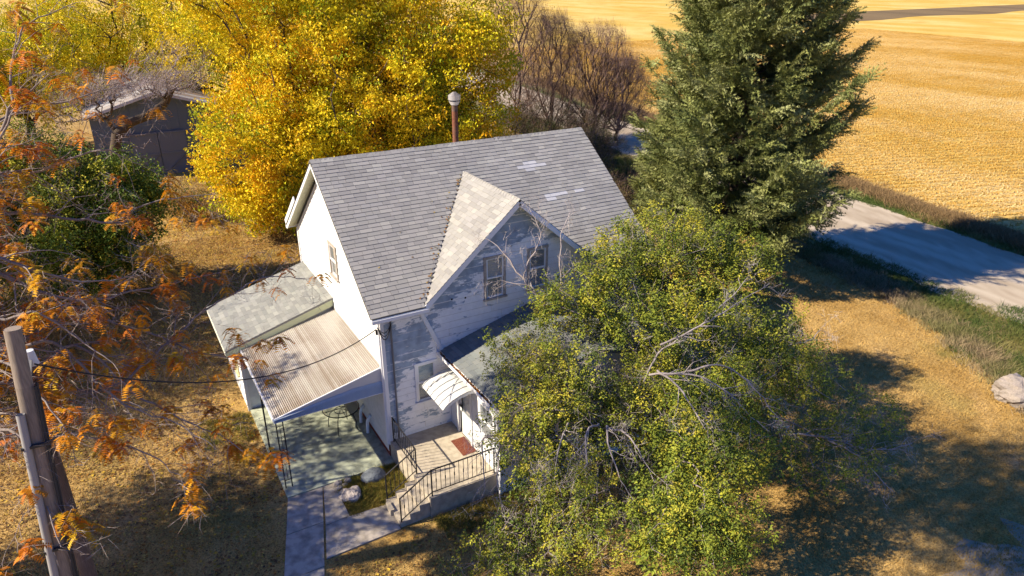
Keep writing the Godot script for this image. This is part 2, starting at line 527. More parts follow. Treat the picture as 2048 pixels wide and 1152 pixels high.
func house() -> void:
	white_m = grainy(lin(0.68, 0.69, 0.69, 0.7), grain(0.02, 0.86, 1.06, 256, 4, 5), 0.7)
	trim_m = lin(0.76, 0.77, 0.78, 0.6)
	dark_m = lin(1, 1, 1, 0.9)
	glass_m = lin(0.75, 0.82, 0.85, 0.04, false)
	glass_m.transparency = BaseMaterial3D.TRANSPARENCY_ALPHA
	glass_m.albedo_color.a = 0.12
	peel_m = lin(1, 1, 1, 0.75)
	peel_m.albedo_texture = peel_texture()
	peel_m.uv1_scale = Vector3(0.1, 1.0 / 7.5, 1)
	peel_m.uv1_offset = Vector3(0, 1, 0)
	var old_wood := grainy(lin(0.42, 0.37, 0.32, 0.9), grain(0.03, 0.6, 1.2, 256, 9, 4), 1.0)
	var cream := lin(0.62, 0.62, 0.46, 0.7)
	roof_grain = grain(0.12, 0.75, 1.2, 512, 13, 4)
	var shm := grainy(lin(1, 1, 1, 0.95), roof_grain, 1.3)
	var pal := [Color(0.295, 0.287, 0.27), Color(0.322, 0.313, 0.294), Color(0.272, 0.264, 0.251), Color(0.35, 0.34, 0.312), Color(0.307, 0.30, 0.288), Color(0.37, 0.36, 0.325)]
	var h := thing("farmhouse", "old white farmhouse with flaking blue-grey paint and a grey shingle roof", "house")

	# ---- walls
	var bare := Color(0, 0, 0, 0)
	var win_front := [Rect2(3.44, 3.97, 0.62, 1.26), Rect2(4.84, 3.97, 0.62, 1.26), Rect2(1.23, 1.28, 0.60, 1.24)]
	var fw := wall_node(h, "front_wall")
	board(fw, "corner_board", Vector3(0.36, 2.25, 4.015), Vector3(0.10, 4.1, 0.06))
	board(fw, "corner_board", Vector3(9.05, 2.25, 4.015), Vector3(0.10, 4.1, 0.06))
	board(fw, "frieze_board", Vector3(0.95, 4.19, 4.03), Vector3(1.25, 0.12, 0.05))
	board(fw, "frieze_board", Vector3(8.2, 4.19, 4.03), Vector3(1.8, 0.12, 0.05))
	var wall := Builder.new()
	wall.col = Color(0.72, 0.74, 0.76)
	wall.bar(Vector3(1.46, 4.10, 4.03), Vector3(2.05, 2.72, 4.03), 0.075, 0.11)
	part(fw, "slanting_trim", wall, dark_m)
	siding(fw, Vector3(0, 0, 4.0), Vector3.RIGHT, Vector3.BACK, 0.18, 31, 0.211,
		func(y): return [0.31, 9.1] if y < 4.2 else [4.38 - (6.72 - y) / 0.853, 4.38 + (6.72 - y) / 0.853], win_front, peel_m, 1)
	var gable := wall_node(h, "gable_wall")
	board(gable, "corner_board", Vector3(0.295, 2.25, 3.95), Vector3(0.06, 4.1, 0.10))
	board(gable, "corner_board", Vector3(0.295, 2.25, -3.95), Vector3(0.06, 4.1, 0.10))
	var win_side := [Rect2(-0.02, 3.98, 0.66, 1.06)]
	siding(gable, Vector3(0.31, 0, 0), Vector3.BACK, Vector3.LEFT, -0.03, 35, 0.211,
		func(y): return [-4.0, 4.0] if y < 4.18 else [-(7.2 - y) / 0.73, (7.2 - y) / 0.73], win_side, white_m, 2)
	var far := Builder.new()
	far.col = Color(0.72, 0.72, 0.72)
	far.box(Vector3(9.07, 2.0, 0), Vector3(0.06, 4.6, 7.9))
	far.box(Vector3(4.7, 2.0, -3.97), Vector3(8.7, 4.6, 0.06))
	var tri_a := [Vector3(9.1, 4.2, 3.95), Vector3(9.1, 4.2, -3.95), Vector3(9.1, 7.15, 0)]
	far.tri(tri_a[0], tri_a[1], tri_a[2])
	part(h, "back_wall", far, white_m)
	var base := Builder.new()
	base.col = Color(0.33, 0.085, 0.045)
	base.box(Vector3(0.35, -0.12, 1.9), Vector3(0.06, 0.36, 4.15))
	base.col = Color(0.40, 0.38, 0.36)
	base.box(Vector3(4.7, -0.1, 3.93), Vector3(8.6, 0.56, 0.1))
	base.box(Vector3(0.39, -0.1, -2.0), Vector3(0.06, 0.4, 3.6))
	part(h, "foundation", base, grainy(lin(1, 1, 1), grain(0.04, 0.6, 1.2, 256, 15, 4), 1.0)).set_meta("label", "rust red painted foundation band")
	sash_window(h, Vector3(3.47, 4.0, 4.0), Vector3.RIGHT, Vector3.BACK, 0.56, 1.2, old_wood, Color(0.44, 0.38, 0.31), bare, "window with a tan shade in its upper sash")
	sash_window(h, Vector3(4.87, 4.0, 4.0), Vector3.RIGHT, Vector3.BACK, 0.56, 1.2, old_wood, bare, Color(0.30, 0.25, 0.23), "window with a dark upper sash")
	sash_window(h, Vector3(1.26, 1.31, 4.0), Vector3.RIGHT, Vector3.BACK, 0.54, 1.18, trim_m, Color(0.30, 0.42, 0.42), Color(0.20, 0.22, 0.22), "white window with pale curtains beside the stoop")
	sash_window(h, Vector3(0.31, 4.0, 0.01), Vector3.BACK, Vector3.LEFT, 0.6, 1.0, old_wood, Color(0.45, 0.34, 0.22), Color(0.22, 0.2, 0.18), "gable window with a tan shade")

	# ---- main roof: ridge along x at 7.5 m
	var up := Vector3(0, 7.5 - 4.34, -4.33).normalized()
	var nrm := Vector3(0, 4.33, 3.16).normalized()
	var rb := Builder.new()
	rb.col = Color(0.20, 0.2, 0.2)
	slope_slab(rb, Vector3(0, 4.335, 4.33), Vector3(1.52, 4.335, 4.33), Vector3(4.38, 6.815, 0.932), Vector3(0, 6.815, 0.932), 0.05)
	slope_slab(rb, Vector3(7.24, 4.335, 4.33), Vector3(9.4, 4.335, 4.33), Vector3(9.4, 6.815, 0.932), Vector3(4.38, 6.815, 0.932), 0.05)
	slope_slab(rb, Vector3(0, 6.815, 0.932), Vector3(9.4, 6.815, 0.932), Vector3(9.4, 7.495, 0), Vector3(0, 7.495, 0), 0.05)
	slope_slab(rb, Vector3(9.4, 4.335, -4.33), Vector3(0, 4.335, -4.33), Vector3(0, 7.49, 0), Vector3(9.4, 7.49, 0), 0.05)
	var roof := part(h, "roof", rb, shm)
	var slope_len := Vector2(4.33, 3.16).length()
	var e := slope_len / 39.0
	# where the cross gable's valley cuts the main slope, at distance v up the slope
	var valley := func(v: float) -> float:
		var y := 4.34 + v * up.y
		return 4.38 - (6.82 - y) / 0.853
	var patches := [[30, 6.55, 7.0], [29, 6.3, 7.35], [28, 6.6, 6.75], [19, 6.5, 6.9], [20, 6.7, 7.6], [20, 7.8, 8.05], [19, 7.75, 8.0]]
	shingles(roof, Vector3(0, 4.345, 4.335), Vector3.RIGHT, up, nrm, 39, e,
		func(v): return [0.0, clampf(valley.call(v) + 0.02, 0.4, 9.4) if v < 3.95 else 9.4], pal, shm,
		func(r, _u): return r < 40, patches)
	shingles(roof, Vector3(0, 4.345, 4.335), Vector3.RIGHT, up, nrm, 30, e,
		func(v): return [8.76 - valley.call(v) - 0.02, 9.4], pal, shm, func(_r, _u): return false, patches)
	for i in 68:
		var b := Builder.new()
		b.col = pal[rng.randi() % 4] * rng.randf_range(0.9, 1.05)
		var x := 0.0 + 0.138 * i
		var ya := 7.525 + rng.randf() * 0.006
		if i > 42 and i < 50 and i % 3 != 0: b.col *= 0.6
		for s in [1, -1]:
			b.quad(Vector3(x, ya, 0), Vector3(x, ya - 0.10, 0.135 * s), Vector3(x + 0.16, ya - 0.112, 0.135 * s), Vector3(x + 0.16, ya - 0.012, 0))
			b.quad(Vector3(x, ya - 0.012, 0), Vector3(x, ya - 0.115, 0.135 * s), Vector3(x, ya - 0.10, 0.135 * s), Vector3(x, ya, 0))
			b.quad(Vector3(x, ya - 0.12, 0.135 * s), Vector3(x + 0.16, ya - 0.13, 0.135 * s), Vector3(x + 0.16, ya - 0.112, 0.135 * s), Vector3(x, ya - 0.10, 0.135 * s))
		part(roof, "ridge_cap", b, shm)
	var dirt := Builder.new()
	for i in 90:
		var v := rng.randf_range(0.2, 4.2)
		var u: float = valley.call(v) - absf(rng.randfn()) * 0.12 - 0.02
		if i % 3 == 0: u = rng.randf_range(0.2, 9.2)
		if i % 3 == 0 and u > valley.call(v) - 0.05: continue
		dirt.col = [Color(0.30, 0.15, 0.05), Color(0.42, 0.30, 0.10), Color(0.16, 0.10, 0.06), Color(0.25, 0.22, 0.16)][rng.randi() % 4]
		dirt.box(Vector3(u, 4.345, 4.335) + up * v + nrm * 0.028, Vector3(0.05, 0.003, 0.035), Basis(nrm, rng.randf() * TAU) * Basis(Vector3.RIGHT, atan2(3.16, 4.33)))
	part(roof, "leaf_litter", dirt, lin(1, 1, 1)).set_meta("kind", "stuff")
	# rake boards, soffit, fascia and gutters
	for s in [1.0, -1.0]:
		for x in [0.0, 9.4]:
			var rk := Builder.new()
			rk.bar(Vector3(x + (0.012 if x == 0.0 else -0.012), 7.40, 0.0), Vector3(x + (0.012 if x == 0.0 else -0.012), 4.235, 4.33 * s), 0.024, 0.15)
			part(roof, "rake_board", rk, trim_m)
	for s in [1.0, -1.0]:
		for i in 26:
			var k0 := i / 26.0
			var k1 := (i + 0.94) / 26.0
			var b := Builder.new()
			b.col = Color(1, 1, 1) * rng.randf_range(0.95, 1.03)
			var pa := Vector3(0.02, 7.40 - 3.165 * k0, 4.33 * k0 * s)
			var pb := Vector3(0.02, 7.40 - 3.165 * k1, 4.33 * k1 * s)
			slope_slab(b, pa, pb, pb + Vector3(0.3, 0, 0), pa + Vector3(0.3, 0, 0), 0.012)
			part(roof, "soffit_board", b, cream)
	var gt := Builder.new()
	for g in [[0.0, 1.56], [7.2, 9.4]]:
		gt.box(Vector3((g[0] + g[1]) / 2, 4.255, 4.40), Vector3(g[1] - g[0], 0.09, 0.012))
		gt.box(Vector3((g[0] + g[1]) / 2, 4.215, 4.365), Vector3(g[1] - g[0], 0.012, 0.075))
		gt.box(Vector3((g[0] + g[1]) / 2, 4.25, 4.325), Vector3(g[1] - g[0], 0.10, 0.012))
		gt.box(Vector3((g[0] + g[1]) / 2, 4.245, 4.17), Vector3(g[1] - g[0] - 0.05, 0.015, 0.29))
	gt.box(Vector3(4.7, 4.25, -4.38), Vector3(9.4, 0.1, 0.1))
	gt.box(Vector3(-0.02, 5.1, -3.38), Vector3(0.03, 0.16, 2.2), Basis(Vector3.RIGHT, -0.63))
	part(roof, "gutter", gt, trim_m)
	# ---- cross gable roof
	var dm := Builder.new()
	dm.col = Color(0.22, 0.22, 0.22)
	for s in [-1.0, 1.0]:
		var lo := Vector3(4.38 + s * 2.84, 4.398, 4.32)
		var lo2 := Vector3(4.38 + s * 2.84, 4.398, 4.24)
		var hi := Vector3(4.38, 6.82, 4.32)
		var hi2 := Vector3(4.38, 6.82, 0.93)
		if s < 0: slope_slab(dm, lo2, lo, hi, hi2, 0.05)
		else: slope_slab(dm, lo, lo2, hi2, hi, 0.05)
	var dr := part(h, "cross_gable_roof", dm, shm)
	for s in [-1.0, 1.0]:
		var dv := Vector3(-s * 2.84, 2.422, 0).normalized()
		var dn := Vector3(s * 2.422, 2.84, 0).normalized()
		var dl := Vector2(2.84, 2.422).length()
		var at := Vector3(4.38 + s * 2.84, 4.405, 4.325)
		if s > 0:
			shingles(dr, at, Vector3.FORWARD, dv, dn, 27, dl / 27, func(v): return [0.0, 0.09 + v / dl * 3.33], pal, shm, func(_r, _u): return false)
		else:
			shingles(dr, at + Vector3(0, 0, -3.6), Vector3.BACK, dv, dn, 27, dl / 27, func(v): return [3.6 - 0.09 - v / dl * 3.33, 3.6], pal, shm, func(_r, _u): return false)
	for i in 25:
		var b := Builder.new()
		b.col = pal[rng.randi() % 5] * 1.05
		var z := 4.33 - 0.138 * i
		for s in [1.0, -1.0]:
			b.quad(Vector3(4.38, 6.85, z), Vector3(4.38, 6.838, z - 0.16), Vector3(4.38 + 0.13 * s, 6.728, z - 0.16), Vector3(4.38 + 0.13 * s, 6.74, z))
			b.quad(Vector3(4.38, 6.835, z), Vector3(4.38, 6.85, z), Vector3(4.38 + 0.13 * s, 6.74, z), Vector3(4.38 + 0.13 * s, 6.725, z))
		part(dr, "ridge_cap", b, shm)
	var dk := Builder.new()
	for s in [-1.0, 1.0]:
		dk.bar(Vector3(4.38, 6.735, 4.31), Vector3(4.38 + s * 2.84, 4.31, 4.31), 0.03, 0.14)
		dk.col = Color(0.75, 0.76, 0.6)
		dk.bar(Vector3(4.38, 6.70, 4.16), Vector3(4.38 + s * 2.8, 4.30, 4.16), 0.28, 0.014)
		dk.col = Color(1, 1, 1)
	dk.bar(Vector3(4.75, 6.40, 4.345), Vector3(7.15, 4.35, 4.345), 0.03, 0.10)
	part(dr, "rake_board", dk, trim_m)

	# ---- one-storey front wing, entered from the stoop
	var wing := wall_node(h, "wing_wall")
	board(wing, "corner_board", Vector3(2.26, 1.2, 6.97), Vector3(0.08, 2.9, 0.08))
	board(wing, "corner_board", Vector3(7.5, 1.2, 6.97), Vector3(0.08, 2.9, 0.08))
	board(wing, "footing", Vector3(4.88, -0.1, 6.95), Vector3(5.2, 0.5, 0.06))
	board(wing, "footing", Vector3(2.30, -0.05, 5.5), Vector3(0.06, 0.5, 2.9))
	siding(wing, Vector3(2.27, 0, 0), Vector3.BACK, Vector3.LEFT, 0.16, 12, 0.211, func(_y): return [4.03, 7.0], [Rect2(4.5, 0.3, 0.92, 2.0), Rect2(5.85, 1.05, 0.85, 1.05)], white_m, 2)
	siding(wing, Vector3(0, 0, 7.0), Vector3.RIGHT, Vector3.BACK, 0.16, 16, 0.211, func(y): return [2.27, 7.5] if y < 2.7 else [2.27 + (y - 2.7) / 0.267, 7.5 - (y - 2.7) / 0.267], [Rect2(3.1, 1.0, 0.9, 1.1), Rect2(5.6, 1.0, 0.9, 1.1)], white_m, 1)
	var we := Builder.new()
	we.col = Color(0.72, 0.73, 0.74)
	we.box(Vector3(7.5, 1.2, 5.5), Vector3(0.06, 2.9, 2.9))
	part(wing, "end_wall", we, white_m)
	sash_window(h, Vector3(2.27, 1.07, 5.89), Vector3.BACK, Vector3.LEFT, 0.77, 1.0, trim_m, bare, bare, "wing window near the door")
	sash_window(h, Vector3(3.13, 1.02, 7.0), Vector3.RIGHT, Vector3.BACK, 0.84, 1.05, trim_m, bare, bare)
	sash_window(h, Vector3(5.63, 1.02, 7.0), Vector3.RIGHT, Vector3.BACK, 0.84, 1.05, trim_m, bare, bare)
	var door := Builder.new()
	door.col = Color(0.8, 0.8, 0.8)
	door.box(Vector3(2.26, 1.3, 4.54), Vector3(0.09, 2.0, 0.09))
	door.box(Vector3(2.26, 1.3, 5.38), Vector3(0.09, 2.0, 0.09))
	door.box(Vector3(2.26, 2.29, 4.96), Vector3(0.09, 0.08, 0.94))
	door.box(Vector3(2.29, 0.68, 4.96), Vector3(0.04, 0.72, 0.74))
	door.box(Vector3(2.29, 1.06, 4.66), Vector3(0.04, 1.5, 0.10))
	door.box(Vector3(2.29, 1.7, 5.26), Vector3(0.04, 1.3, 0.10))
	door.box(Vector3(2.29, 2.19, 4.96), Vector3(0.04, 0.1, 0.74))
	door.box(Vector3(2.29, 1.55, 4.66), Vector3(0.038, 1.2, 0.10))
	var dd := part(h, "storm_door", door, trim_m)
	door = Builder.new()
	door.box(Vector3(2.295, 1.6, 4.96), Vector3(0.008, 1.1, 0.52))
	part(dd, "pane", door, glass_m)
	door = Builder.new()
	door.col = Color(0.03, 0.03, 0.03)
	door.box(Vector3(2.245, 1.25, 4.70), Vector3(0.05, 0.03, 0.10))
	part(dd, "handle", door, lin(1, 1, 1, 0.4))
	door = Builder.new()
	door.col = Color(0.55, 0.52, 0.48)
	door.box(Vector3(2.42, 1.3, 4.96), Vector3(0.04, 2.0, 0.8))
	part(dd, "inner_door", door, dark_m)
	# wing roof
	var wr := Builder.new()
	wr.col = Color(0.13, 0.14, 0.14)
	slope_slab(wr, Vector3(1.99, 2.755, 4.03), Vector3(1.99, 2.755, 7.3), Vector3(4.88, 3.525, 7.3), Vector3(4.88, 3.525, 4.03), 0.08)
	slope_slab(wr, Vector3(7.77, 2.755, 7.3), Vector3(7.77, 2.755, 4.03), Vector3(4.88, 3.525, 4.03), Vector3(4.88, 3.525, 7.3), 0.08)
	var wroof := part(h, "wing_roof", wr, shm)
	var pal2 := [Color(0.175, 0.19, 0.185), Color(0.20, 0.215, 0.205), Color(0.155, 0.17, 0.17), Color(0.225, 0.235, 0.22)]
	var wl := Vector2(2.89, 0.77).length()
	for s in [-1.0, 1.0]:
		var dv := Vector3(-s * 2.89, 0.77, 0).normalized()
		var dn := Vector3(s * 0.77, 2.89, 0).normalized()
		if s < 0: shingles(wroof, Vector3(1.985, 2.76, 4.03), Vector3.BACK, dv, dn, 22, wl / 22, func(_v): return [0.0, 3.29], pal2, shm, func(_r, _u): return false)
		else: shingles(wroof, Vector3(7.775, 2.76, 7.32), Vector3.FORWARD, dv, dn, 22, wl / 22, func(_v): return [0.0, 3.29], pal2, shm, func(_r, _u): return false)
	var wg := Builder.new()
	wg.box(Vector3(1.88, 2.72, 5.6), Vector3(0.012, 0.10, 3.1))
	wg.box(Vector3(1.93, 2.675, 5.6), Vector3(0.11, 0.012, 3.1))
	wg.box(Vector3(1.985, 2.70, 5.65), Vector3(0.012, 0.12, 3.2))
	wg.box(Vector3(2.13, 2.66, 5.65), Vector3(0.28, 0.012, 3.2))
	part(wroof, "gutter", wg, trim_m).set_meta("label", "white gutter full of rust brown leaves")
	wg = Builder.new()
	for i in 420:
		wg.col = [Color(0.34, 0.13, 0.03), Color(0.22, 0.10, 0.03), Color(0.45, 0.22, 0.06), Color(0.10, 0.05, 0.03)][rng.randi() % 4]
		wg.box(Vector3(rng.randf_range(1.895, 1.975), rng.randf_range(2.69, 2.76), rng.randf_range(4.1, 7.1)), Vector3(0.05, 0.003, 0.03), spin())
	part(wroof, "leaf_litter", wg, lin(1, 1, 1)).set_meta("kind", "stuff")

	# ---- lean-to on the gable end
	var lt := Builder.new()
	lt.col = Color(0.28, 0.28, 0.27)
	slope_slab(lt, Vector3(-3.08, 2.04, -3.8), Vector3(-3.08, 2.04, -0.29), Vector3(0.285, 3.035, -0.29), Vector3(0.285, 3.035, -3.8), 0.05)
	var lroof := part(h, "lean_to_roof", lt, shm)
	var pal3 := [Color(0.235, 0.24, 0.225), Color(0.26, 0.265, 0.248), Color(0.215, 0.22, 0.21), Color(0.285, 0.29, 0.265)]
	var lv := Vector3(3.365, 0.995, 0).normalized()
	var ln := Vector3(-0.995, 3.365, 0).normalized()
	shingles(lroof, Vector3(-3.085, 2.045, -3.81), Vector3.BACK, lv, ln, 26, 3.5 / 26, func(_v): return [0.0, 3.53], pal3, shm, func(_r, _u): return false)
	var lf := Builder.new()
	lf.col = Color(0.92, 0.98, 0.74)
	slope_slab(lf, Vector3(-3.08, 1.80, -0.30), Vector3(0.28, 2.76, -0.30), Vector3(0.28, 2.985, -0.295), Vector3(-3.08, 1.99, -0.295), 0.02)
	lf.col = Color(1, 1, 1)
	lf.box(Vector3(-3.085, 1.96, -2.05), Vector3(0.02, 0.12, 3.5))
	part(lroof, "fascia", lf, lin(0.66, 0.66, 0.56, 0.7))
	var lwall := wall_node(h, "lean_to_wall")
	board(lwall, "corner_board", Vector3(-2.66, 0.75, -0.50), Vector3(0.1, 2.1, 0.07))
	board(lwall, "footing", Vector3(-1.2, -0.17, -0.56), Vector3(2.9, 0.26, 0.06))
	board(lwall, "footing", Vector3(-2.66, -0.17, -2.1), Vector3(0.06, 0.26, 3.1))
	siding(lwall, Vector3(0, 0, -0.5), Vector3.RIGHT, Vector3.BACK, -0.1, 13, 0.211, func(y): return [-2.7, 0.28] if y < 1.85 else [-2.7 + (y - 1.85) / 0.296, 0.28], [], white_m, 1)
	siding(lwall, Vector3(-2.7, 0, 0), Vector3.BACK, Vector3.LEFT, -0.1, 10, 0.211, func(_y): return [-3.6, -0.5], [Rect2(-1.5, 0.75, 0.5, 0.95)], white_m, 2)
	sash_window(h, Vector3(-2.7, 0.78, -1.47), Vector3.BACK, Vector3.LEFT, 0.44, 0.9, lin(0.62, 0.55, 0.30), Color(0.3, 0.28, 0.22), bare, "lean-to window in a yellowed frame")
	var bk := Builder.new()
	bk.col = Color(0.72, 0.72, 0.72)
	bk.box(Vector3(-1.2, 0.9, -3.57), Vector3(2.9, 2.3, 0.06))
	part(lwall, "end_wall", bk, white_m)

	# ---- flue, conduit and other fittings
	var fl := Builder.new()
	for i in 8:
		fl.col = Color(0.24, 0.085, 0.045).lerp(Color(0.16, 0.11, 0.09), rng.randf())
		fl.seg(Vector3(5.08, 6.55 + i * 0.25, -1.0), Vector3(5.08, 6.55 + (i + 1) * 0.25 + 0.001, -1.0), 0.10, 0.10, 14)
	var flue := part(h, "flue_pipe", fl, grainy(lin(1, 1, 1, 0.8), grain(0.03, 0.5, 1.5, 256, 17, 4), 1.2))
	fl = Builder.new()
	fl.seg(Vector3(5.08, 8.5, -1), Vector3(5.08, 8.62, -1), 0.12, 0.19, 12)
	fl.seg(Vector3(5.08, 8.66, -1), Vector3(5.08, 8.80, -1), 0.20, 0.20, 12)
	fl.disc(Vector3(5.08, 8.80, -1), 0.2)
	for i in 4:
		var d := Vector3(cos(i * TAU / 4), 0, sin(i * TAU / 4)) * 0.17
		fl.bar(Vector3(5.08, 8.6, -1) + d, Vector3(5.08, 8.7, -1) + d, 0.02)
	fl.seg(Vector3(5.08, 8.80, -1), Vector3(5.08, 8.9, -1), 0.2, 0.05, 12)
	var galv := lin(0.6, 0.6, 0.62, 0.4)
	galv.metallic = 0.6
	part(flue, "cap", fl, galv)
	var cd := Builder.new()
	cd.col = Color(0.17, 0.17, 0.18)
	cd.tube(PackedVector3Array([Vector3(0.60, 0.3, 4.06), Vector3(0.60, 4.0, 4.06), Vector3(0.60, 4.12, 4.12)]), 0.025)
	part(h, "conduit", cd, lin(1, 1, 1, 0.6))
	cd = Builder.new()
	cd.col = Color(0.02, 0.02, 0.025)
	for k in 3:
		var pts := PackedVector3Array()
		for i in 9:
			var q := i / 8.0
			pts.push_back(Vector3(0.16 + 0.44 * q, 4.05 - (0.22 + 0.1 * k) * sin(PI * q) - 0.05 * q, 4.28 - 0.16 * q))
		cd.tube(pts, 0.012, 5)
	cd.box(Vector3(0.13, 3.93, 4.3), Vector3(0.05, 0.13, 0.05))
	part(h, "wire_drip_loop", cd, lin(1, 1, 1, 0.6))
	cd = Builder.new()
	cd.col = Color(0.01, 0.01, 0.01)
	for p in [Vector3(2.41, 4.23, 4.024), Vector3(2.82, 4.18, 4.024)]:
		cd.disc(p, 0.03, Vector3.BACK, 10)
	part(h, "vent_hole", cd, dark_m)

# ---------------------------------------------------------------- patio, stoop and what stands on them
func iron() -> StandardMaterial3D:
	return lin(0.022, 0.021, 0.024, 0.55)

func patio_cover() -> void:
	var t := thing("patio_cover", "ribbed metal patio roof with a blue-white scalloped valance on iron posts", "awning", Vector3(-1.2, -0.24, 1.9))
	var o := -t.position
	var stain := grain(0.01, 0.0, 1.0, 512, 40, 6)
	var n := 10
	for k in n:
		var b := Builder.new()
		var xa := 0.30 - 2.95 * k / n
		var ribs := 6
		for i in ribs:
			var streak := rng.randfn() * 0.16
			for j in 4:
				var f0 := (i + j / 4.0) / ribs
				var f1 := (i + (j + 1) / 4.0) / ribs
				var x0 := xa - 2.95 / n * f0
				var x1 := xa - 2.95 / n * f1
				var hh := [0.0, 0.026, 0.026, 0.0, 0.0]
				var y0: float = 2.655 + (x0 - 0.30) * 0.232 + hh[j]
				var y1: float = 2.655 + (x1 - 0.30) * 0.232 + hh[j + 1]
				for s in 14:
					var z0 := -0.28 + 4.2 * s / 14.0
					var z1 := -0.28 + 4.2 * (s + 1) / 14.0
					var st := clampf(wob.get_noise_3d(x0 * 0.8, 5, z0 * 0.35) * 0.8 + 0.48 + 0.30 * (k - 4) / 6.0 + streak, 0, 1)
					b.col = Color(0.46, 0.43, 0.39).lerp(Color(0.19, 0.135, 0.085), st * (1.0 if j in [0, 3] else 0.7))
					b.quad(Vector3(x1, y1, z0) + o, Vector3(x1, y1, z1) + o, Vector3(x0, y0, z1) + o, Vector3(x0, y0, z0) + o)
		part(t, "roof_panel", b, grainy(lin(1, 1, 1, 0.55), grain(0.05, 0.8, 1.12, 256, 41, 4), 1.0))
	# valance: flat web under the slope, then a ribbed band with a scalloped hem
	var b := Builder.new()
	b.col = Color(0.55, 0.55, 0.56)
	var z := 3.925
	b.quad(Vector3(-2.65, 1.90, z) + o, Vector3(0.30, 2.24, z) + o, Vector3(0.30, 2.65, z) + o, Vector3(-2.65, 1.965, z) + o)
	part(t, "web_panel", b, lin(1, 1, 1, 0.6))
	b = Builder.new()
	b.col = Color(0.36, 0.42, 0.50)
	var rows := 5
	for i in rows:
		for j in 44:
			var f0 := j / 44.0
			var f1 := (j + 1) / 44.0
			var e0 := lerpf(2.0, 2.25, minf(1.0, f0 * 1.4))
			var e1 := lerpf(2.0, 2.25, minf(1.0, f1 * 1.4))
			var low0 := 1.90 + 0.02 * absf(sin(f0 * 22 * PI / 2))
			var low1 := 1.90 + 0.02 * absf(sin(f1 * 22 * PI / 2))
			var ya0 := lerpf(low0, e0, float(i) / rows)
			var yb0 := lerpf(low0, e0, (i + 1.0) / rows)
			var ya1 := lerpf(low1, e1, float(i) / rows)
			var yb1 := lerpf(low1, e1, (i + 1.0) / rows)
			var x0 := -2.66 + 2.96 * f0
			var x1 := -2.66 + 2.96 * f1
			b.quad(Vector3(x0, ya0, z + 0.06) + o, Vector3(x1, ya1, z + 0.06) + o, Vector3(x1, yb1, z + 0.008) + o, Vector3(x0, yb0, z + 0.008) + o)
			b.quad(Vector3(x0, ya0, z + 0.008) + o, Vector3(x1, ya1, z + 0.008) + o, Vector3(x1, ya1, z + 0.06) + o, Vector3(x0, ya0, z + 0.06) + o)
	part(t, "valance", b, lin(1, 1, 1, 0.5))
	b = Builder.new()
	b.col = Color(0.72, 0.74, 0.77)
	b.box(Vector3(-2.655, 1.95, 1.8) + o, Vector3(0.03, 0.10, 4.2))
	b.box(Vector3(-1.17, 1.905, 3.97) + o, Vector3(2.96, 0.014, 0.03))
	b.bar(Vector3(-2.64, 1.985, 3.94) + o, Vector3(0.30, 2.668, 3.94) + o, 0.03, 0.03)
	part(t, "edge_trim", b, lin(1, 1, 1, 0.5))
	for p in [[Vector3(-2.6, 0, 3.88), Vector3(0.17, 0, 0)], [Vector3(-2.6, 0, 1.95), Vector3(0, 0, 0.12)]]:
		var base: Vector3 = p[0] + Vector3(0, -0.24, 0) + o
		var d: Vector3 = p[1]
		b = Builder.new()
		b.bar(base, base + Vector3(0, 2.16, 0), 0.028)
		b.bar(base + d, base + d + Vector3(0, 2.18, 0), 0.028)
		for y in [0.25, 0.75, 1.2, 1.95]:
			b.bar(base + Vector3(0, y, 0), base + d + Vector3(0, y, 0), 0.014)
		b.bar(base + d * 0.5 + Vector3(0, 0.25, 0), base + d * 0.5 + Vector3(0, 0.75, 0), 0.012)
		b.bar(base + d * 0.5 + Vector3(0, 1.2, 0), base + d * 0.5 + Vector3(0, 1.95, 0), 0.012)
		var ring := PackedVector3Array()
		for i in 13:
			ring.push_back(base + d * (0.5 + 0.42 * cos(i * TAU / 12)) + Vector3(0, 0.975 + 0.2 * sin(i * TAU / 12), 0))
		b.tube(ring, 0.007, 5)
		part(t, "post", b, iron())

func patio_table() -> void:
	var t := thing("patio_table", "round tinted glass patio table with curved black legs", "table", Vector3(-0.42, -0.24, 1.95))
	var g := lin(0.62, 0.60, 0.42, 0.05, false)
	g.transparency = BaseMaterial3D.TRANSPARENCY_ALPHA
	g.albedo_color.a = 0.45
	var b := Builder.new()
	b.disc(Vector3(0, 0.72, 0), 0.53, Vector3.UP, 36)
	part(t, "glass_top", b, g)
	b = Builder.new()
	var ring := PackedVector3Array()
	for i in 37: ring.push_back(Vector3(cos(i * TAU / 36) * 0.535, 0.715, sin(i * TAU / 36) * 0.535))
	b.tube(ring, 0.016)
	part(t, "rim", b, iron())
	b = Builder.new()
	ring = PackedVector3Array()
	for i in 17: ring.push_back(Vector3(cos(i * TAU / 16) * 0.2, 0.64, sin(i * TAU / 16) * 0.2))
	b.tube(ring, 0.012)
	b.bar(Vector3(-0.52, 0.70, 0), Vector3(0.52, 0.70, 0), 0.016)
	b.bar(Vector3(0, 0.70, -0.52), Vector3(0, 0.70, 0.52), 0.016)
	part(t, "brace", b, iron())
	for k in 4:
		b = Builder.new()
		var a := k * TAU / 4 + 0.6
		var d := Vector3(cos(a), 0, sin(a))
		b.tube(PackedVector3Array([d * 0.05 + Vector3(0, 0.68, 0), d * 0.2 + Vector3(0, 0.64, 0), d * 0.36 + Vector3(0, 0.5, 0), d * 0.43 + Vector3(0, 0.25, 0), d * 0.44 + Vector3(0, 0.0, 0)]), 0.013)
		part(t, "leg", b, iron())

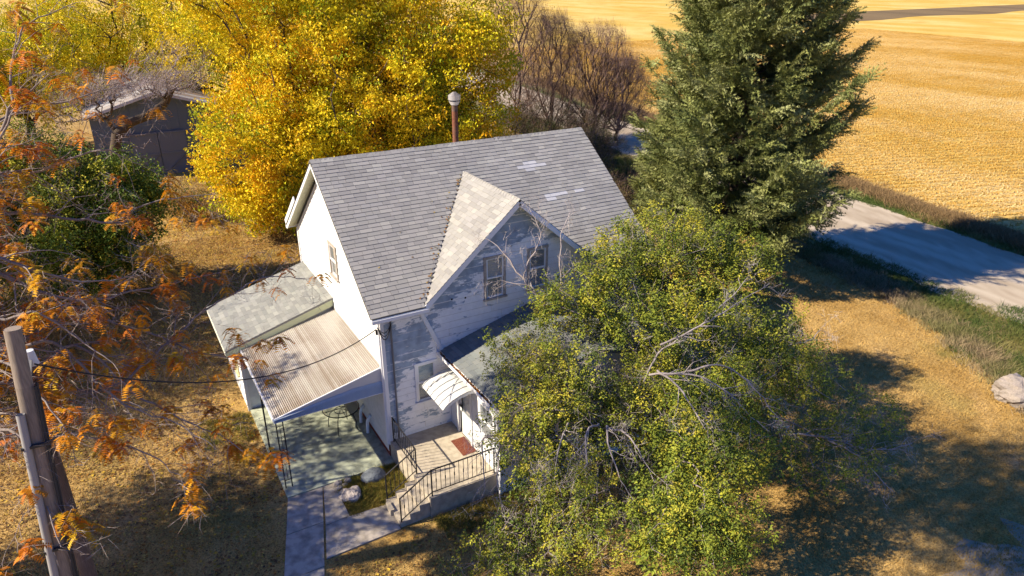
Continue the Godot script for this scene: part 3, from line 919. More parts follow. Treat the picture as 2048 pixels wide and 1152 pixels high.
func stoop() -> void:
	var conc := grainy(lin(0.44, 0.385, 0.30, 0.9), grain(0.015, 0.7, 1.15, 512, 51, 6), 0.6)
	var t := thing("concrete_stoop", "tan concrete stoop with three steps beside the front door", "stoop", Vector3(1.3, GROUND, 5.4))
	var o := -t.position
	var b := Builder.new()
	b.box(Vector3(1.30, -0.01, 5.40) + o, Vector3(1.93, 0.62, 2.79))
	part(t, "landing", b, conc)
	for k in 3:
		b = Builder.new()
		var top := 0.3 - 0.15 * (k + 1)
		b.box(Vector3(0.33 - 0.27 * (k + 0.5), (top - 0.32) / 2, 6.24) + o, Vector3(0.27, top + 0.32, 1.0 + 0.006 * k))
		part(t, "step", b, conc)
	b = Builder.new()
	b.box(Vector3(-0.5, -0.2, 6.1) + o, Vector3(0.1, 0.24, 0.35))
	part(t, "kerb_block", b, conc)
	# railings
	var m := iron()
	var runs := [["iron_railing", "short black railing with a sloped section on the patio side of the stoop", [Vector3(0.42, 0.3, 4.1), Vector3(0.42, 0.3, 5.72), Vector3(-0.44, -0.20, 5.74)]],
		["iron_railing", "long black railing along the outer side of the stoop under the tree", [Vector3(2.2, 0.3, 6.72), Vector3(0.42, 0.3, 6.72), Vector3(-0.44, -0.22, 6.72)]]]
	for r in runs:
		var base: Vector3 = r[2][1]
		var rail := thing(r[0], r[1], "railing", base)
		for s in 2:
			var p: Vector3 = r[2][s] - base
			var q: Vector3 = r[2][s + 1] - base
			b = Builder.new()
			b.bar(p + Vector3(0, 0.8, 0), q + Vector3(0, 0.8, 0), 0.035, 0.02)
			part(rail, "top_rail", b, m)
			b = Builder.new()
			b.bar(p + Vector3(0, 0.12, 0), q + Vector3(0, 0.12, 0), 0.022, 0.016)
			part(rail, "bottom_rail", b, m)
			var n := int(p.distance_to(q) / 0.125)
			for i in range(1, n):
				var k := p.lerp(q, float(i) / n)
				b = Builder.new()
				b.bar(k + Vector3(0, 0.12, 0), k + Vector3(0, 0.79, 0), 0.012)
				if i % 2: b.box(k + Vector3(0, 0.45, 0), Vector3(0.022, 0.10, 0.022))
				part(rail, "baluster", b, m)
		for p in r[2]:
			b = Builder.new()
			b.bar(p - base, p - base + Vector3(0, 0.82, 0), 0.03)
			part(rail, "post", b, m)
	b = Builder.new()
	for i in 40:
		for j in 20:
			b.col = Color(0.13, 0.03, 0.02).lerp(Color(0.21, 0.085, 0.05), clampf(wob.get_noise_2d(i * 4.0, j * 4.0) + 0.4 + rng.randfn() * 0.15, 0, 1))
			b.box(Vector3(-0.2 + 0.0205 * j, 0.006, -0.39 + 0.0195 * i), Vector3(0.019, 0.012 + rng.randf() * 0.004, 0.018))
	one("doormat", b, lin(1, 1, 1, 1.0), "rust red doormat lying on the concrete stoop", "doormat", "", "", Vector3(2.03, 0.3, 5.28))

func door_awning() -> void:
	var t := thing("door_awning", "curved white panelled awning over the stoop door", "awning", Vector3(2.25, 0.9, 5.0))
	var o := -t.position
	var m := lin(1, 1, 1, 0.45)
	var prof := [Vector2(2.24, 2.30), Vector2(2.0, 2.29), Vector2(1.77, 2.24), Vector2(1.55, 2.16), Vector2(1.38, 2.06), Vector2(1.28, 1.95)]
	for k in 5:
		var b := Builder.new()
		b.col = Color(0.52, 0.525, 0.515) * rng.randf_range(0.92, 1.0)
		var z0 := 4.32 + 0.27 * k
		for i in 5:
			var p: Vector2 = prof[i]
			var q: Vector2 = prof[i + 1]
			b.quad(Vector3(q.x, q.y, z0) + o, Vector3(q.x, q.y, z0 + 0.262) + o, Vector3(p.x, p.y, z0 + 0.262) + o, Vector3(p.x, p.y, z0) + o)
			for zz in ([z0, z0 + 0.272] if k == 4 else [z0]):
				b.bar(Vector3(p.x, p.y + 0.012, zz) + o, Vector3(q.x, q.y + 0.012, zz) + o, 0.022, 0.03)
		part(t, "panel", b, m)
	for s in 2:
		var b := Builder.new()
		b.col = Color(0.72, 0.74, 0.76)
		var z := 4.32 if s == 0 else 5.67
		for i in 5:
			var p: Vector2 = prof[i]
			var q: Vector2 = prof[i + 1]
			b.quad(Vector3(q.x, q.y - 0.08, z) + o, Vector3(p.x, p.y - 0.10, z) + o, Vector3(p.x, p.y, z) + o, Vector3(q.x, q.y, z) + o)
		part(t, "side_panel", b, m)
	var b := Builder.new()
	b.col = Color(0.1, 0.1, 0.1)
	for i in 5:
		var p: Vector2 = prof[i]
		var q: Vector2 = prof[i + 1]
		b.bar(Vector3(p.x, p.y + 0.03, 4.55) + o, Vector3(q.x, q.y + 0.03, 4.62) + o, 0.012)
	part(t, "strap", b, m)

func stone(called: String, at: Vector3, s: Vector3, col: Color, label: String, sd: int, rough := 0.3, group := "") -> void:
	var sp := SphereMesh.new()
	sp.radial_segments = 28; sp.rings = 16
	var arr := sp.get_mesh_arrays()
	var vs: PackedVector3Array = arr[Mesh.ARRAY_VERTEX]
	var ix: PackedInt32Array = arr[Mesh.ARRAY_INDEX]
	var f := FastNoiseLite.new()
	f.seed = sd; f.frequency = 0.9; f.fractal_octaves = 4
	var cell := FastNoiseLite.new()
	cell.seed = sd + 7; cell.noise_type = FastNoiseLite.TYPE_CELLULAR; cell.frequency = 1.1
	for i in vs.size():
		var d := vs[i].normalized()
		var r := 1.0 + f.get_noise_3dv(d * 1.3) * rough + cell.get_noise_3dv(d) * rough * 0.6
		var p := d * r * s
		p.y = maxf(p.y, -s.y * 0.55)
		vs[i] = p
	var b := Builder.new()
	for i in range(0, ix.size(), 3):
		b.col = col * (1.0 + 0.25 * f.get_noise_3dv(vs[ix[i]] * 6.0))
		b.tri(vs[ix[i]], vs[ix[i + 2]], vs[ix[i + 1]])
	one(called, b, grainy(lin(1, 1, 1, 0.9), grain(0.04, 0.65, 1.25, 256, 61, 5), 1.5), label, "stone", group, "", at + Vector3(0, s.y * 0.5, 0))

func stones() -> void:
	stone("boulder", Vector3(18.9, GROUND, 11.35), Vector3(0.62, 0.60, 0.75), Color(0.29, 0.25, 0.22), "large pale boulder sitting in the weeds at the edge of the lawn", 3)
	stone("rock", Vector3(-1.18, GROUND, 5.05), Vector3(0.30, 0.17, 0.33), Color(0.42, 0.37, 0.34), "angular pinkish grey rock lying beside the concrete walk", 12, 0.45)
	stone("rock", Vector3(-0.42, GROUND, 4.62), Vector3(0.36, 0.2, 0.26), Color(0.15, 0.17, 0.19), "dark smooth rounded rock in the bed by the patio", 23, 0.12)
	var k := 0
	for p in [Vector3(-1.34, GROUND, 4.38), Vector3(-1.36, GROUND, 4.58), Vector3(-1.2, GROUND, 4.52), Vector3(-1.33, GROUND, 4.78), Vector3(-1.08, GROUND, 4.4)]:
		stone("edging_stone", p, Vector3(0.11, 0.08, 0.10) * rng.randf_range(0.8, 1.2), Color(0.34, 0.31, 0.29), ["flat grey edging stone touching the patio corner", "grey edging stone between the walk and the bed", "small grey edging stone inside the bed", "grey edging stone next to the angular pinkish rock", "small grey edging stone near the dark rounded rock"][k], 40 + k, 0.3, "stones edging the bed")
		k += 1

func downspouts() -> void:
	for i in 2:
		var t := thing("drain_spout", ["short white curved drain pipe on the red foundation nearest the stoop", "short white curved drain pipe on the red foundation behind the glass table"][i], "pipe", Vector3(0.2, -0.24, 2.55 - 0.62 * i), "white drain pipes on the patio")
		var b := Builder.new()
		b.col = Color(0.78, 0.78, 0.78)
		b.tube(PackedVector3Array([Vector3(0.09, 0.55, 0), Vector3(0.02, 0.5, 0), Vector3(-0.03, 0.36, 0), Vector3(-0.04, 0.2, 0), Vector3(-0.05, 0.0, 0.02)]), 0.05, 10)
		part(t, "pipe", b, lin(1, 1, 1, 0.5))
		b = Builder.new()
		b.col = Color(0.6, 0.6, 0.6)
		b.seg(Vector3(0.11, 0.56, 0), Vector3(0.07, 0.545, 0), 0.07, 0.07, 12)
		part(t, "flange", b, lin(1, 1, 1, 0.5))

# ---------------------------------------------------------------- poles and wire
func poles() -> void:
	var wood := grainy(lin(1, 1, 1, 0.95), grain(0.05, 0.55, 1.25, 256, 71, 4), 1.6)
	wood.uv1_scale = Vector3(3.0, 0.25, 3.0)
	var top := Vector3(-6.52, 7.95, 9.22)
	var low := Vector3(-7.05, GROUND, 10.3)
	var t := thing("utility_pole", "weathered grey utility pole with a bright metal conduit and lamp", "utility pole", low)
	var b := Builder.new()
	for i in 10:
		b.col = Color(0.27, 0.225, 0.185) * rng.randf_range(0.9, 1.1)
		b.seg(Vector3.ZERO.lerp(top - low, i / 10.0), Vector3.ZERO.lerp(top - low, (i + 1) / 10.0), 0.14 - 0.0035 * i, 0.14 - 0.0035 * (i + 1), 16)
	b.disc(top - low, 0.105, Vector3.UP, 16)
	part(t, "shaft", b, wood)
	b = Builder.new()
	b.col = Color(0.30, 0.295, 0.30)
	var side := Vector3(-0.10, 0, 0.13)
	b.seg(side + Vector3(0, 0.2, 0), (top - low) * 0.86 + side, 0.055, 0.055, 12)
	part(t, "conduit", b, lin(1, 1, 1, 0.5))
	b = Builder.new()
	b.col = Color(0.05, 0.05, 0.05)
	for s in [Vector3(0.17, 0, -0.02), Vector3(0.15, 0, 0.09)]:
		b.seg(s + Vector3(0, 0.2, 0), (top - low) * 0.9 + s * 0.85, 0.02, 0.02, 6)
	for y in [0.2, 0.4, 0.6, 0.8]:
		b.box((top - low) * y + Vector3(0.0, 0, 0.15), Vector3(0.34, 0.04, 0.05))
	part(t, "cable", b, lin(1, 1, 1, 0.7))
	b = Builder.new()
	b.col = Color(0.62, 0.66, 0.72)
	var lc := Vector3(-6.50, 7.10, 8.62) - low
	for i in 5:
		b.seg(lc + Vector3(0, 0.02 * i * i * 0.25 + 0.02 * i, 0), lc + Vector3(0, 0.02 * (i + 1) * (i + 1) * 0.25 + 0.02 * (i + 1), 0), 0.09 - 0.006 * i, 0.09 - 0.006 * (i + 1), 14)
	b.disc(lc + Vector3(0, 0.225, 0), 0.06, Vector3.UP, 14)
	b.col = Color(0.2, 0.2, 0.2)
	b.bar(lc + Vector3(0, 0.12, 0), (top - low) * 0.86, 0.04)
	part(t, "lamp_head", b, lin(1, 1, 1, 0.35))
	var low2 := Vector3(-6.72, GROUND, 8.3)
	var top2 := Vector3(-6.88, 6.3, 6.85)
	t = thing("wooden_pole", "dark brown leaning pole standing close beside the utility pole", "pole", low2)
	b = Builder.new()
	for i in 8:
		b.col = Color(0.14, 0.105, 0.08) * rng.randf_range(0.85, 1.15)
		b.seg(Vector3.ZERO.lerp(top2 - low2, i / 8.0), Vector3.ZERO.lerp(top2 - low2, (i + 1) / 8.0), 0.14 - 0.003 * i, 0.14 - 0.003 * (i + 1), 14)
	b.disc(top2 - low2, 0.115, Vector3.UP, 14)
	part(t, "shaft", b, wood)
	# service wire with its sag
	b = Builder.new()
	b.col = Color(0.03, 0.03, 0.035)
	var a := Vector3(0.12, 4.02, 4.3)
	var d := Vector3(-6.45, 7.2, 8.85)
	var pts := PackedVector3Array()
	for i in 41:
		var q := i / 40.0
		pts.push_back(a.lerp(d, q) + Vector3(0, -1.5 * 4 * q * (1 - q) * 0.55, 0))
	b.tube(pts, 0.013, 5)
	one("service_wire", b, lin(1, 1, 1, 0.7), "dark overhead wire sagging from the pole to the house eave", "wire")

# ---------------------------------------------------------------- shed and yard things
func shed() -> void:
	var t := thing("metal_shed", "grey shed with a rusty metal gable roof behind the yellow tree", "shed", Vector3(-1.4, GROUND, -38))
	var o := -t.position
	var b := Builder.new()
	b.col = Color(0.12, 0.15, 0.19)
	for i in 14:
		var x0 := -5.5 + 8.25 * i / 14.0
		var x1 := -5.5 + 8.25 * (i + 1) / 14.0
		var y0 := 5.2 - absf(x0 + 1.4) * 0.3
		var y1 := 5.2 - absf(x1 + 1.4) * 0.3
		var z0 := -33.5 + 0.03 * (i % 2)
		b.quad(Vector3(x0, -0.3, z0) + o, Vector3(x1, -0.3, z0) + o, Vector3(x1, y1, z0) + o, Vector3(x0, y0, z0) + o)
		b.quad(Vector3(x1, -0.3, -33.5) + o, Vector3(x1, -0.3, -33.47) + o, Vector3(x1, y1, -33.47) + o, Vector3(x1, y1, -33.5) + o)
	part(t, "gable_wall", b, lin(1, 1, 1, 0.7))
	for k in 2:
		b = Builder.new()
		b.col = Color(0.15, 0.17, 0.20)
		var x := -2.6 + 1.75 * k
		b.box(Vector3(x, 1.15, -33.42) + o, Vector3(1.7, 2.9, 0.05))
		for y in [-0.25, 1.15, 2.55]:
			b.box(Vector3(x, y, -33.38) + o, Vector3(1.7, 0.12, 0.04))
		b.bar(Vector3(x - 0.8, -0.2, -33.38) + o, Vector3(x + 0.8, 1.1, -33.38) + o, 0.1, 0.03)
		part(t, "door", b, lin(1, 1, 1, 0.7))
	b = Builder.new()
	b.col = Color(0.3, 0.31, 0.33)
	b.quad(Vector3(-5.5, -0.3, -45) + o, Vector3(-5.5, -0.3, -33.5) + o, Vector3(-5.5, 4.1, -33.5) + o, Vector3(-5.5, 4.1, -45) + o)
	b.quad(Vector3(2.75, -0.3, -33.5) + o, Vector3(2.75, -0.3, -45) + o, Vector3(2.75, 4.1, -45) + o, Vector3(2.75, 4.1, -33.5) + o)
	b.quad(Vector3(2.75, -0.3, -45) + o, Vector3(-5.5, -0.3, -45) + o, Vector3(-5.5, 4.1, -45) + o, Vector3(2.75, 4.1, -45) + o)
	part(t, "side_wall", b, lin(1, 1, 1, 0.7))
	for s in [-1.0, 1.0]:
		for i in 12:
			b = Builder.new()
			b.col = Color(0.42, 0.41, 0.40).lerp(Color(0.20, 0.13, 0.09), pow(rng.randf(), 1.5) * 0.9)
			var z0 := -33.1 - i
			var w := Vector3(-1.4, 5.32 + 0.01 * (i % 2), z0) + o
			var v := Vector3(-1.4 + s * 4.4, 3.98 + 0.01 * (i % 2), z0) + o
			var dz := Vector3(0, 0, -1.04)
			if s < 0: slope_slab(b, v + dz, v, w, w + dz, 0.03)
			else: slope_slab(b, v, v + dz, w + dz, w, 0.03)
			part(t, "roof_sheet", b, lin(1, 1, 1, 0.45))
	b = Builder.new()
	b.col = Color(0.55, 0.55, 0.55)
	b.bar(Vector3(-1.4, 5.22, -33.06) + o, Vector3(3.0, 3.88, -33.06) + o, 0.04, 0.18)
	b.bar(Vector3(-1.4, 5.22, -33.06) + o, Vector3(-5.8, 3.88, -33.06) + o, 0.04, 0.18)
	part(t, "rake_trim", b, lin(1, 1, 1, 0.5))
	# low dark bench in the back yard
	t = thing("garden_bench", "low dark bench in the yard in front of the shed", "bench", Vector3(-2.8, GROUND, -25.8))
	b = Builder.new()
	b.col = Color(0.03, 0.027, 0.025)
	for i in 3: b.box(Vector3(0, 0.42, -0.16 + 0.16 * i), Vector3(1.5, 0.04, 0.13))
	part(t, "seat", b, dark_m)
	b = Builder.new()
	b.col = Color(0.03, 0.027, 0.025)
	for i in 2: b.box(Vector3(0, 0.6 + 0.17 * i, -0.26), Vector3(1.5, 0.12, 0.035))
	part(t, "backrest", b, dark_m)
	for x in [-0.65, 0.65]:
		b = Builder.new()
		b.col = Color(0.03, 0.027, 0.025)
		b.box(Vector3(x, 0.2, 0.12), Vector3(0.06, 0.4, 0.06))
		b.box(Vector3(x, 0.4, -0.24), Vector3(0.06, 0.8, 0.05))
		part(t, "leg", b, dark_m)

# ---------------------------------------------------------------- trees
# A crown of tips joined to the trunk by a tree of shortest, straightest ways; each limb is as thick as what it carries.
func skeleton(trunk: Array, tips: Array, bias: float) -> Array:
	var pos := PackedVector3Array()
	var par := PackedInt32Array()
	var far := PackedFloat32Array()
	for i in trunk.size():
		pos.push_back(trunk[i]); par.push_back(i - 1)
		far.push_back(0.0 if i == 0 else far[i - 1] + pos[i].distance_to(pos[i - 1]))
	var n := tips.size()
	var cost := PackedFloat32Array()
	var who := PackedInt32Array()
	var open := PackedInt32Array()
	cost.resize(n); who.resize(n)
	for i in n:
		cost[i] = 1e9
		open.push_back(i)
		for k in range(int(trunk.size() * 0.3), trunk.size()):
			var d: float = tips[i].distance_to(pos[k]) + bias * far[k]
			if d < cost[i]: cost[i] = d; who[i] = k
	while open.size():
		var bi := 0
		var bc := 1e18
		for j in open.size():
			var cst := cost[open[j]]
			if cst < bc: bc = cst; bi = j
		var t := open[bi]
		open[bi] = open[open.size() - 1]
		open.resize(open.size() - 1)
		var p: Vector3 = tips[t]
		var q := pos[who[t]]
		var last := who[t]
		var run := p.distance_to(q)
		var steps := clampi(int(run / 0.7), 1, 4)
		for s in range(1, steps + 1):
			var m := q.lerp(p, float(s) / steps)
			if s < steps: m += rv(run * 0.035) + Vector3(0, run * 0.05 * sin(PI * s / steps), 0)
			pos.push_back(m); par.push_back(last)
			far.push_back(far[last] + run / steps)
			last = pos.size() - 1
			for o in open:
				var d: float = tips[o].distance_to(m) + bias * far[last]
				if d < cost[o]: cost[o] = d; who[o] = last
	return [pos, par]

func wood_of(t: Node3D, sk: Array, r_tip: float, power: float, bark: Material, col: Color, twig: Color, thick := 0.05, trunk_r := 0.0, trunk_n := 0) -> void:
	var pos: PackedVector3Array = sk[0]
	var par: PackedInt32Array = sk[1]
	var burden := PackedFloat32Array()
	burden.resize(pos.size())
	var kids := PackedInt32Array()
	kids.resize(pos.size())
	for i in pos.size():
		if par[i] >= 0: kids[par[i]] += 1
	for i in range(pos.size() - 1, -1, -1):
		if kids[i] == 0: burden[i] = 1.0
		if par[i] >= 0: burden[par[i]] += burden[i]
	var big := Builder.new()
	var small := Builder.new()
	for i in pos.size():
		if par[i] < 0: continue
		var rb := r_tip * pow(burden[i], power)
		var ra := minf(r_tip * pow(burden[par[i]], power), rb * 1.35)
		if i < trunk_n and trunk_r > 0.0:
			rb = maxf(rb, trunk_r * (1.0 - 0.5 * i / trunk_n)); ra = maxf(ra, trunk_r * (1.0 - 0.5 * (i - 1) / trunk_n))
		if rb > thick:
			big.col = col * rng.randf_range(0.8, 1.2)
			big.seg(pos[par[i]], pos[i], ra, rb, 8)
		else:
			small.col = col.lerp(twig, clampf(1.0 - rb / thick, 0, 1)) * rng.randf_range(0.8, 1.2)
			small.seg(pos[par[i]], pos[i], ra, rb if kids[i] else rb * 0.4, 5 if rb > thick * 0.4 else 3)
	if big.v.size(): part(t, "trunk", big, bark)
	if small.v.size(): part(t, "branches", small, bark)

# A limb along a path, with side shoots that shoot again; twig ends are collected in ends.
func bough(b: Builder, path: Array, r0: float, r1: float, side: float, level: int, ends: Array, col: Color, twig: Color) -> void:
	var cv := Curve3D.new()
	for i in path.size():
		var tn: Vector3 = (path[mini(i + 1, path.size() - 1)] - path[maxi(i - 1, 0)]) * 0.16
		cv.add_point(path[i], -tn, tn)
	var total := cv.get_baked_length()
	var n := maxi(2, int(total / (0.16 if level > 1 else 0.11)))
	var prev: Vector3 = path[0]
	var jit := Vector3.ZERO
	for i in range(1, n + 1):
		var q := float(i) / n
		jit += rv(0.012 * sqrt(level))
		var p := cv.sample_baked(total * q) + jit
		b.col = col.lerp(twig, clampf(1.0 - lerpf(r0, r1, q) / 0.03, 0, 1)) * rng.randf_range(0.85, 1.15)
		b.seg(prev, p, lerpf(r0, r1, q - 1.0 / n), lerpf(r0, r1, q), 6 if level > 2 else (4 if level > 1 else 3))
		var fwd := (p - prev).normalized()
		if level > 0 and q > (0.12 if level > 2 else 0.25) and rng.randf() < (0.62 if level > 1 else 0.5):
			var across := fwd.cross(rv()).normalized()
			var a := rng.randf_range(0.5, 0.95)
			var d := (fwd * cos(a) + across * sin(a) + Vector3(0, 0.08, 0)).normalized()
			var len := side * rng.randf_range(0.45, 1.25) * (1.15 - 0.5 * q)
			bough(b, [p, p + d * len * 0.5 + rv(len * 0.04), p + d * len + rv(len * 0.07) - Vector3(0, len * 0.10, 0)], maxf(lerpf(r0, r1, q) * 0.55, 0.004), 0.0028, side * 0.42, level - 1, ends, col, twig)
		prev = p
	ends.append(prev)

func leaf_clump(n: int, radius: float, l: float, w: float, droop := 0.25, flat := 1.0) -> ArrayMesh:
	var b := Builder.new()
	for i in n:
		var p := ball() * radius * Vector3(1, flat, 1)
		var a := rng.randf() * TAU
		var d := Vector3(cos(a), rng.randf_range(-1.0, 0.5) * droop * 2.0, sin(a)).normalized()
		var up := (Vector3.UP * 1.2 + rv(0.7)).normalized()
		var side := d.cross(up).normalized()
		up = side.cross(d)
		var s := rng.randf_range(0.7, 1.25)
		b.col = Color(1, 1, 1) * rng.randf_range(0.75, 1.2)
		var tip := p + d * l * s - Vector3(0, l * droop * s, 0)
		var m1 := p + d * l * 0.45 * s + side * w * 0.5 * s + up * w * 0.16
		var m2 := p + d * l * 0.45 * s - side * w * 0.5 * s + up * w * 0.16
		b.tri(p, m1, tip); b.tri(p, tip, m2)
	return b.mesh()

func twig_clump(n: int, l: float, w: float) -> ArrayMesh:   # a spray of fine bare twigs
	var b := Builder.new()
	for i in n:
		var d := (rv(0.55) + Vector3(0, 0.8, 0)).normalized()
		var s := d.cross(rv()).normalized() * w
		var p := rv(l * 0.16)
		var e := p + d * l * rng.randf_range(0.5, 1.2)
		b.col = Color(1, 1, 1) * rng.randf_range(0.75, 1.25)
		b.tri(p - s, p + s, e)
		for k in 2:
			var q := p.lerp(e, rng.randf_range(0.3, 0.8))
			b.tri(q - s * 0.7, q + s * 0.7, q + (d + rv(0.45)).normalized() * l * 0.45)
	return b.mesh()

func twiggy(t: Node3D, tips: Array, clump: Mesh, m: Material, pal: Array, wild := false) -> void:
	var xf := []
	var cols := PackedColorArray()
	for p in tips:
		var out: Vector3 = rv().normalized() * 1.2 - Vector3(0, 0.9, 0) if wild else (p - Vector3(0, p.y * 0.6, 0)).normalized()
		xf.append(Transform3D(Basis(Quaternion(Vector3.UP, (out + Vector3(0, 0.7, 0) + rv(0.2)).normalized())).scaled(Vector3.ONE * rng.randf_range(0.7, 1.3)), p))
		cols.push_back(mixc(pal, p, 0.5))
	many(t, "twigs", clump, m, xf, cols).set_meta("kind", "stuff")

func frond_clump(n: int) -> ArrayMesh:      # feathery compound leaves of a locust
	var b := Builder.new()
	for i in n:
		var a := rng.randf() * TAU
		var d := Vector3(cos(a), rng.randf_range(-0.8, 0.2), sin(a)).normalized()
		var side := d.cross(Vector3.UP).normalized()
		var o := ball() * 0.10
		var tone := rng.randf_range(0.75, 1.2)
		for k in 7:
			var c := o + d * (0.02 + 0.022 * k) - Vector3(0, 0.0022 * k * k, 0)
			for s in [-1.0, 1.0]:
				b.col = Color(1, 1, 1) * tone * rng.randf_range(0.85, 1.15)
				var e: Vector3 = c + side * s * 0.052 + d * 0.016 + Vector3(0, rng.randf_range(-0.012, 0.006), 0)
				b.tri(c - d * 0.004, e, c + d * 0.024)
		b.col = Color(0.6, 0.5, 0.4)
	return b.mesh()

func spray_mesh() -> ArrayMesh:             # a spruce twig: side shoots set with needles
	var b := Builder.new()
	for k in 7:
		var a := (k - 3) * 0.34
		var o := Vector3(0, 0, 0.05 * absf(k - 3))
		var d := Vector3(sin(a), rng.randf_range(-0.30, 0.12), -cos(a)).normalized()
		var len := 0.42 - 0.055 * absf(k - 3)
		var side := d.cross(Vector3.UP).normalized()
		var up := side.cross(d)
		for i in 11:
			var c: Vector3 = o + d * len * i / 11.0 - Vector3(0, 0.0011 * i * i, 0)
			b.col = Color(1, 1, 1) * rng.randf_range(0.7, 1.25)
			var q := rng.randf() * TAU
			var e := (side * cos(q) + up * sin(q)) * 0.045 + d * 0.045
			b.tri(c - d * 0.016, c + d * 0.02, c + e)
			b.tri(c - d * 0.016, c + d * 0.02, c - e + d * 0.09)
	return b.mesh()

func sample(blobs: Array, shell := 0.38) -> Array:
	var out := []
	for q in blobs:
		for i in int(q[2]):
			var d := rv().normalized() * pow(rng.randf(), shell)
			out.append(q[0] + d * q[1])
	return out

func leafed(t: Node3D, tips: Array, per: int, spread: float, clump: Mesh, m: Material, pal: Array, scale := 1.0, keep := 1.0, f := 0.35, inner := 0.0) -> void:
	var xf := []
	var cols := PackedColorArray()
	for p in tips:
		if rng.randf() > keep: continue
		for k in per:
			var q: Vector3 = p + rv(spread)
			if q.y < 0.3: continue
			xf.append(Transform3D(Basis(Vector3.UP, rng.randf() * TAU).rotated(Vector3.RIGHT, rng.randfn() * 0.4).scaled(Vector3.ONE * scale * rng.randf_range(0.7, 1.3)), q))
			cols.push_back(mixc(pal, q + t.position, f))
	var o := many(t, "crown", clump, m, xf, cols)
	o.set_meta("kind", "stuff")

func leaf_mat(back := 0.5) -> StandardMaterial3D:
	var m := lin(1, 1, 1, 0.6)
	m.backlight_enabled = true
	m.backlight = Color(back, back, back)
	m.metallic_specular = 0.3
	return m

func line(a: Vector3, b: Vector3, n: int, bend: float) -> Array:
	var out := []
	for i in n + 1:
		var q := float(i) / n
		out.append(a.lerp(b, q) + (Vector3(rng.randfn(), 0, rng.randfn()) * bend if i > 0 else Vector3.ZERO))
	return out

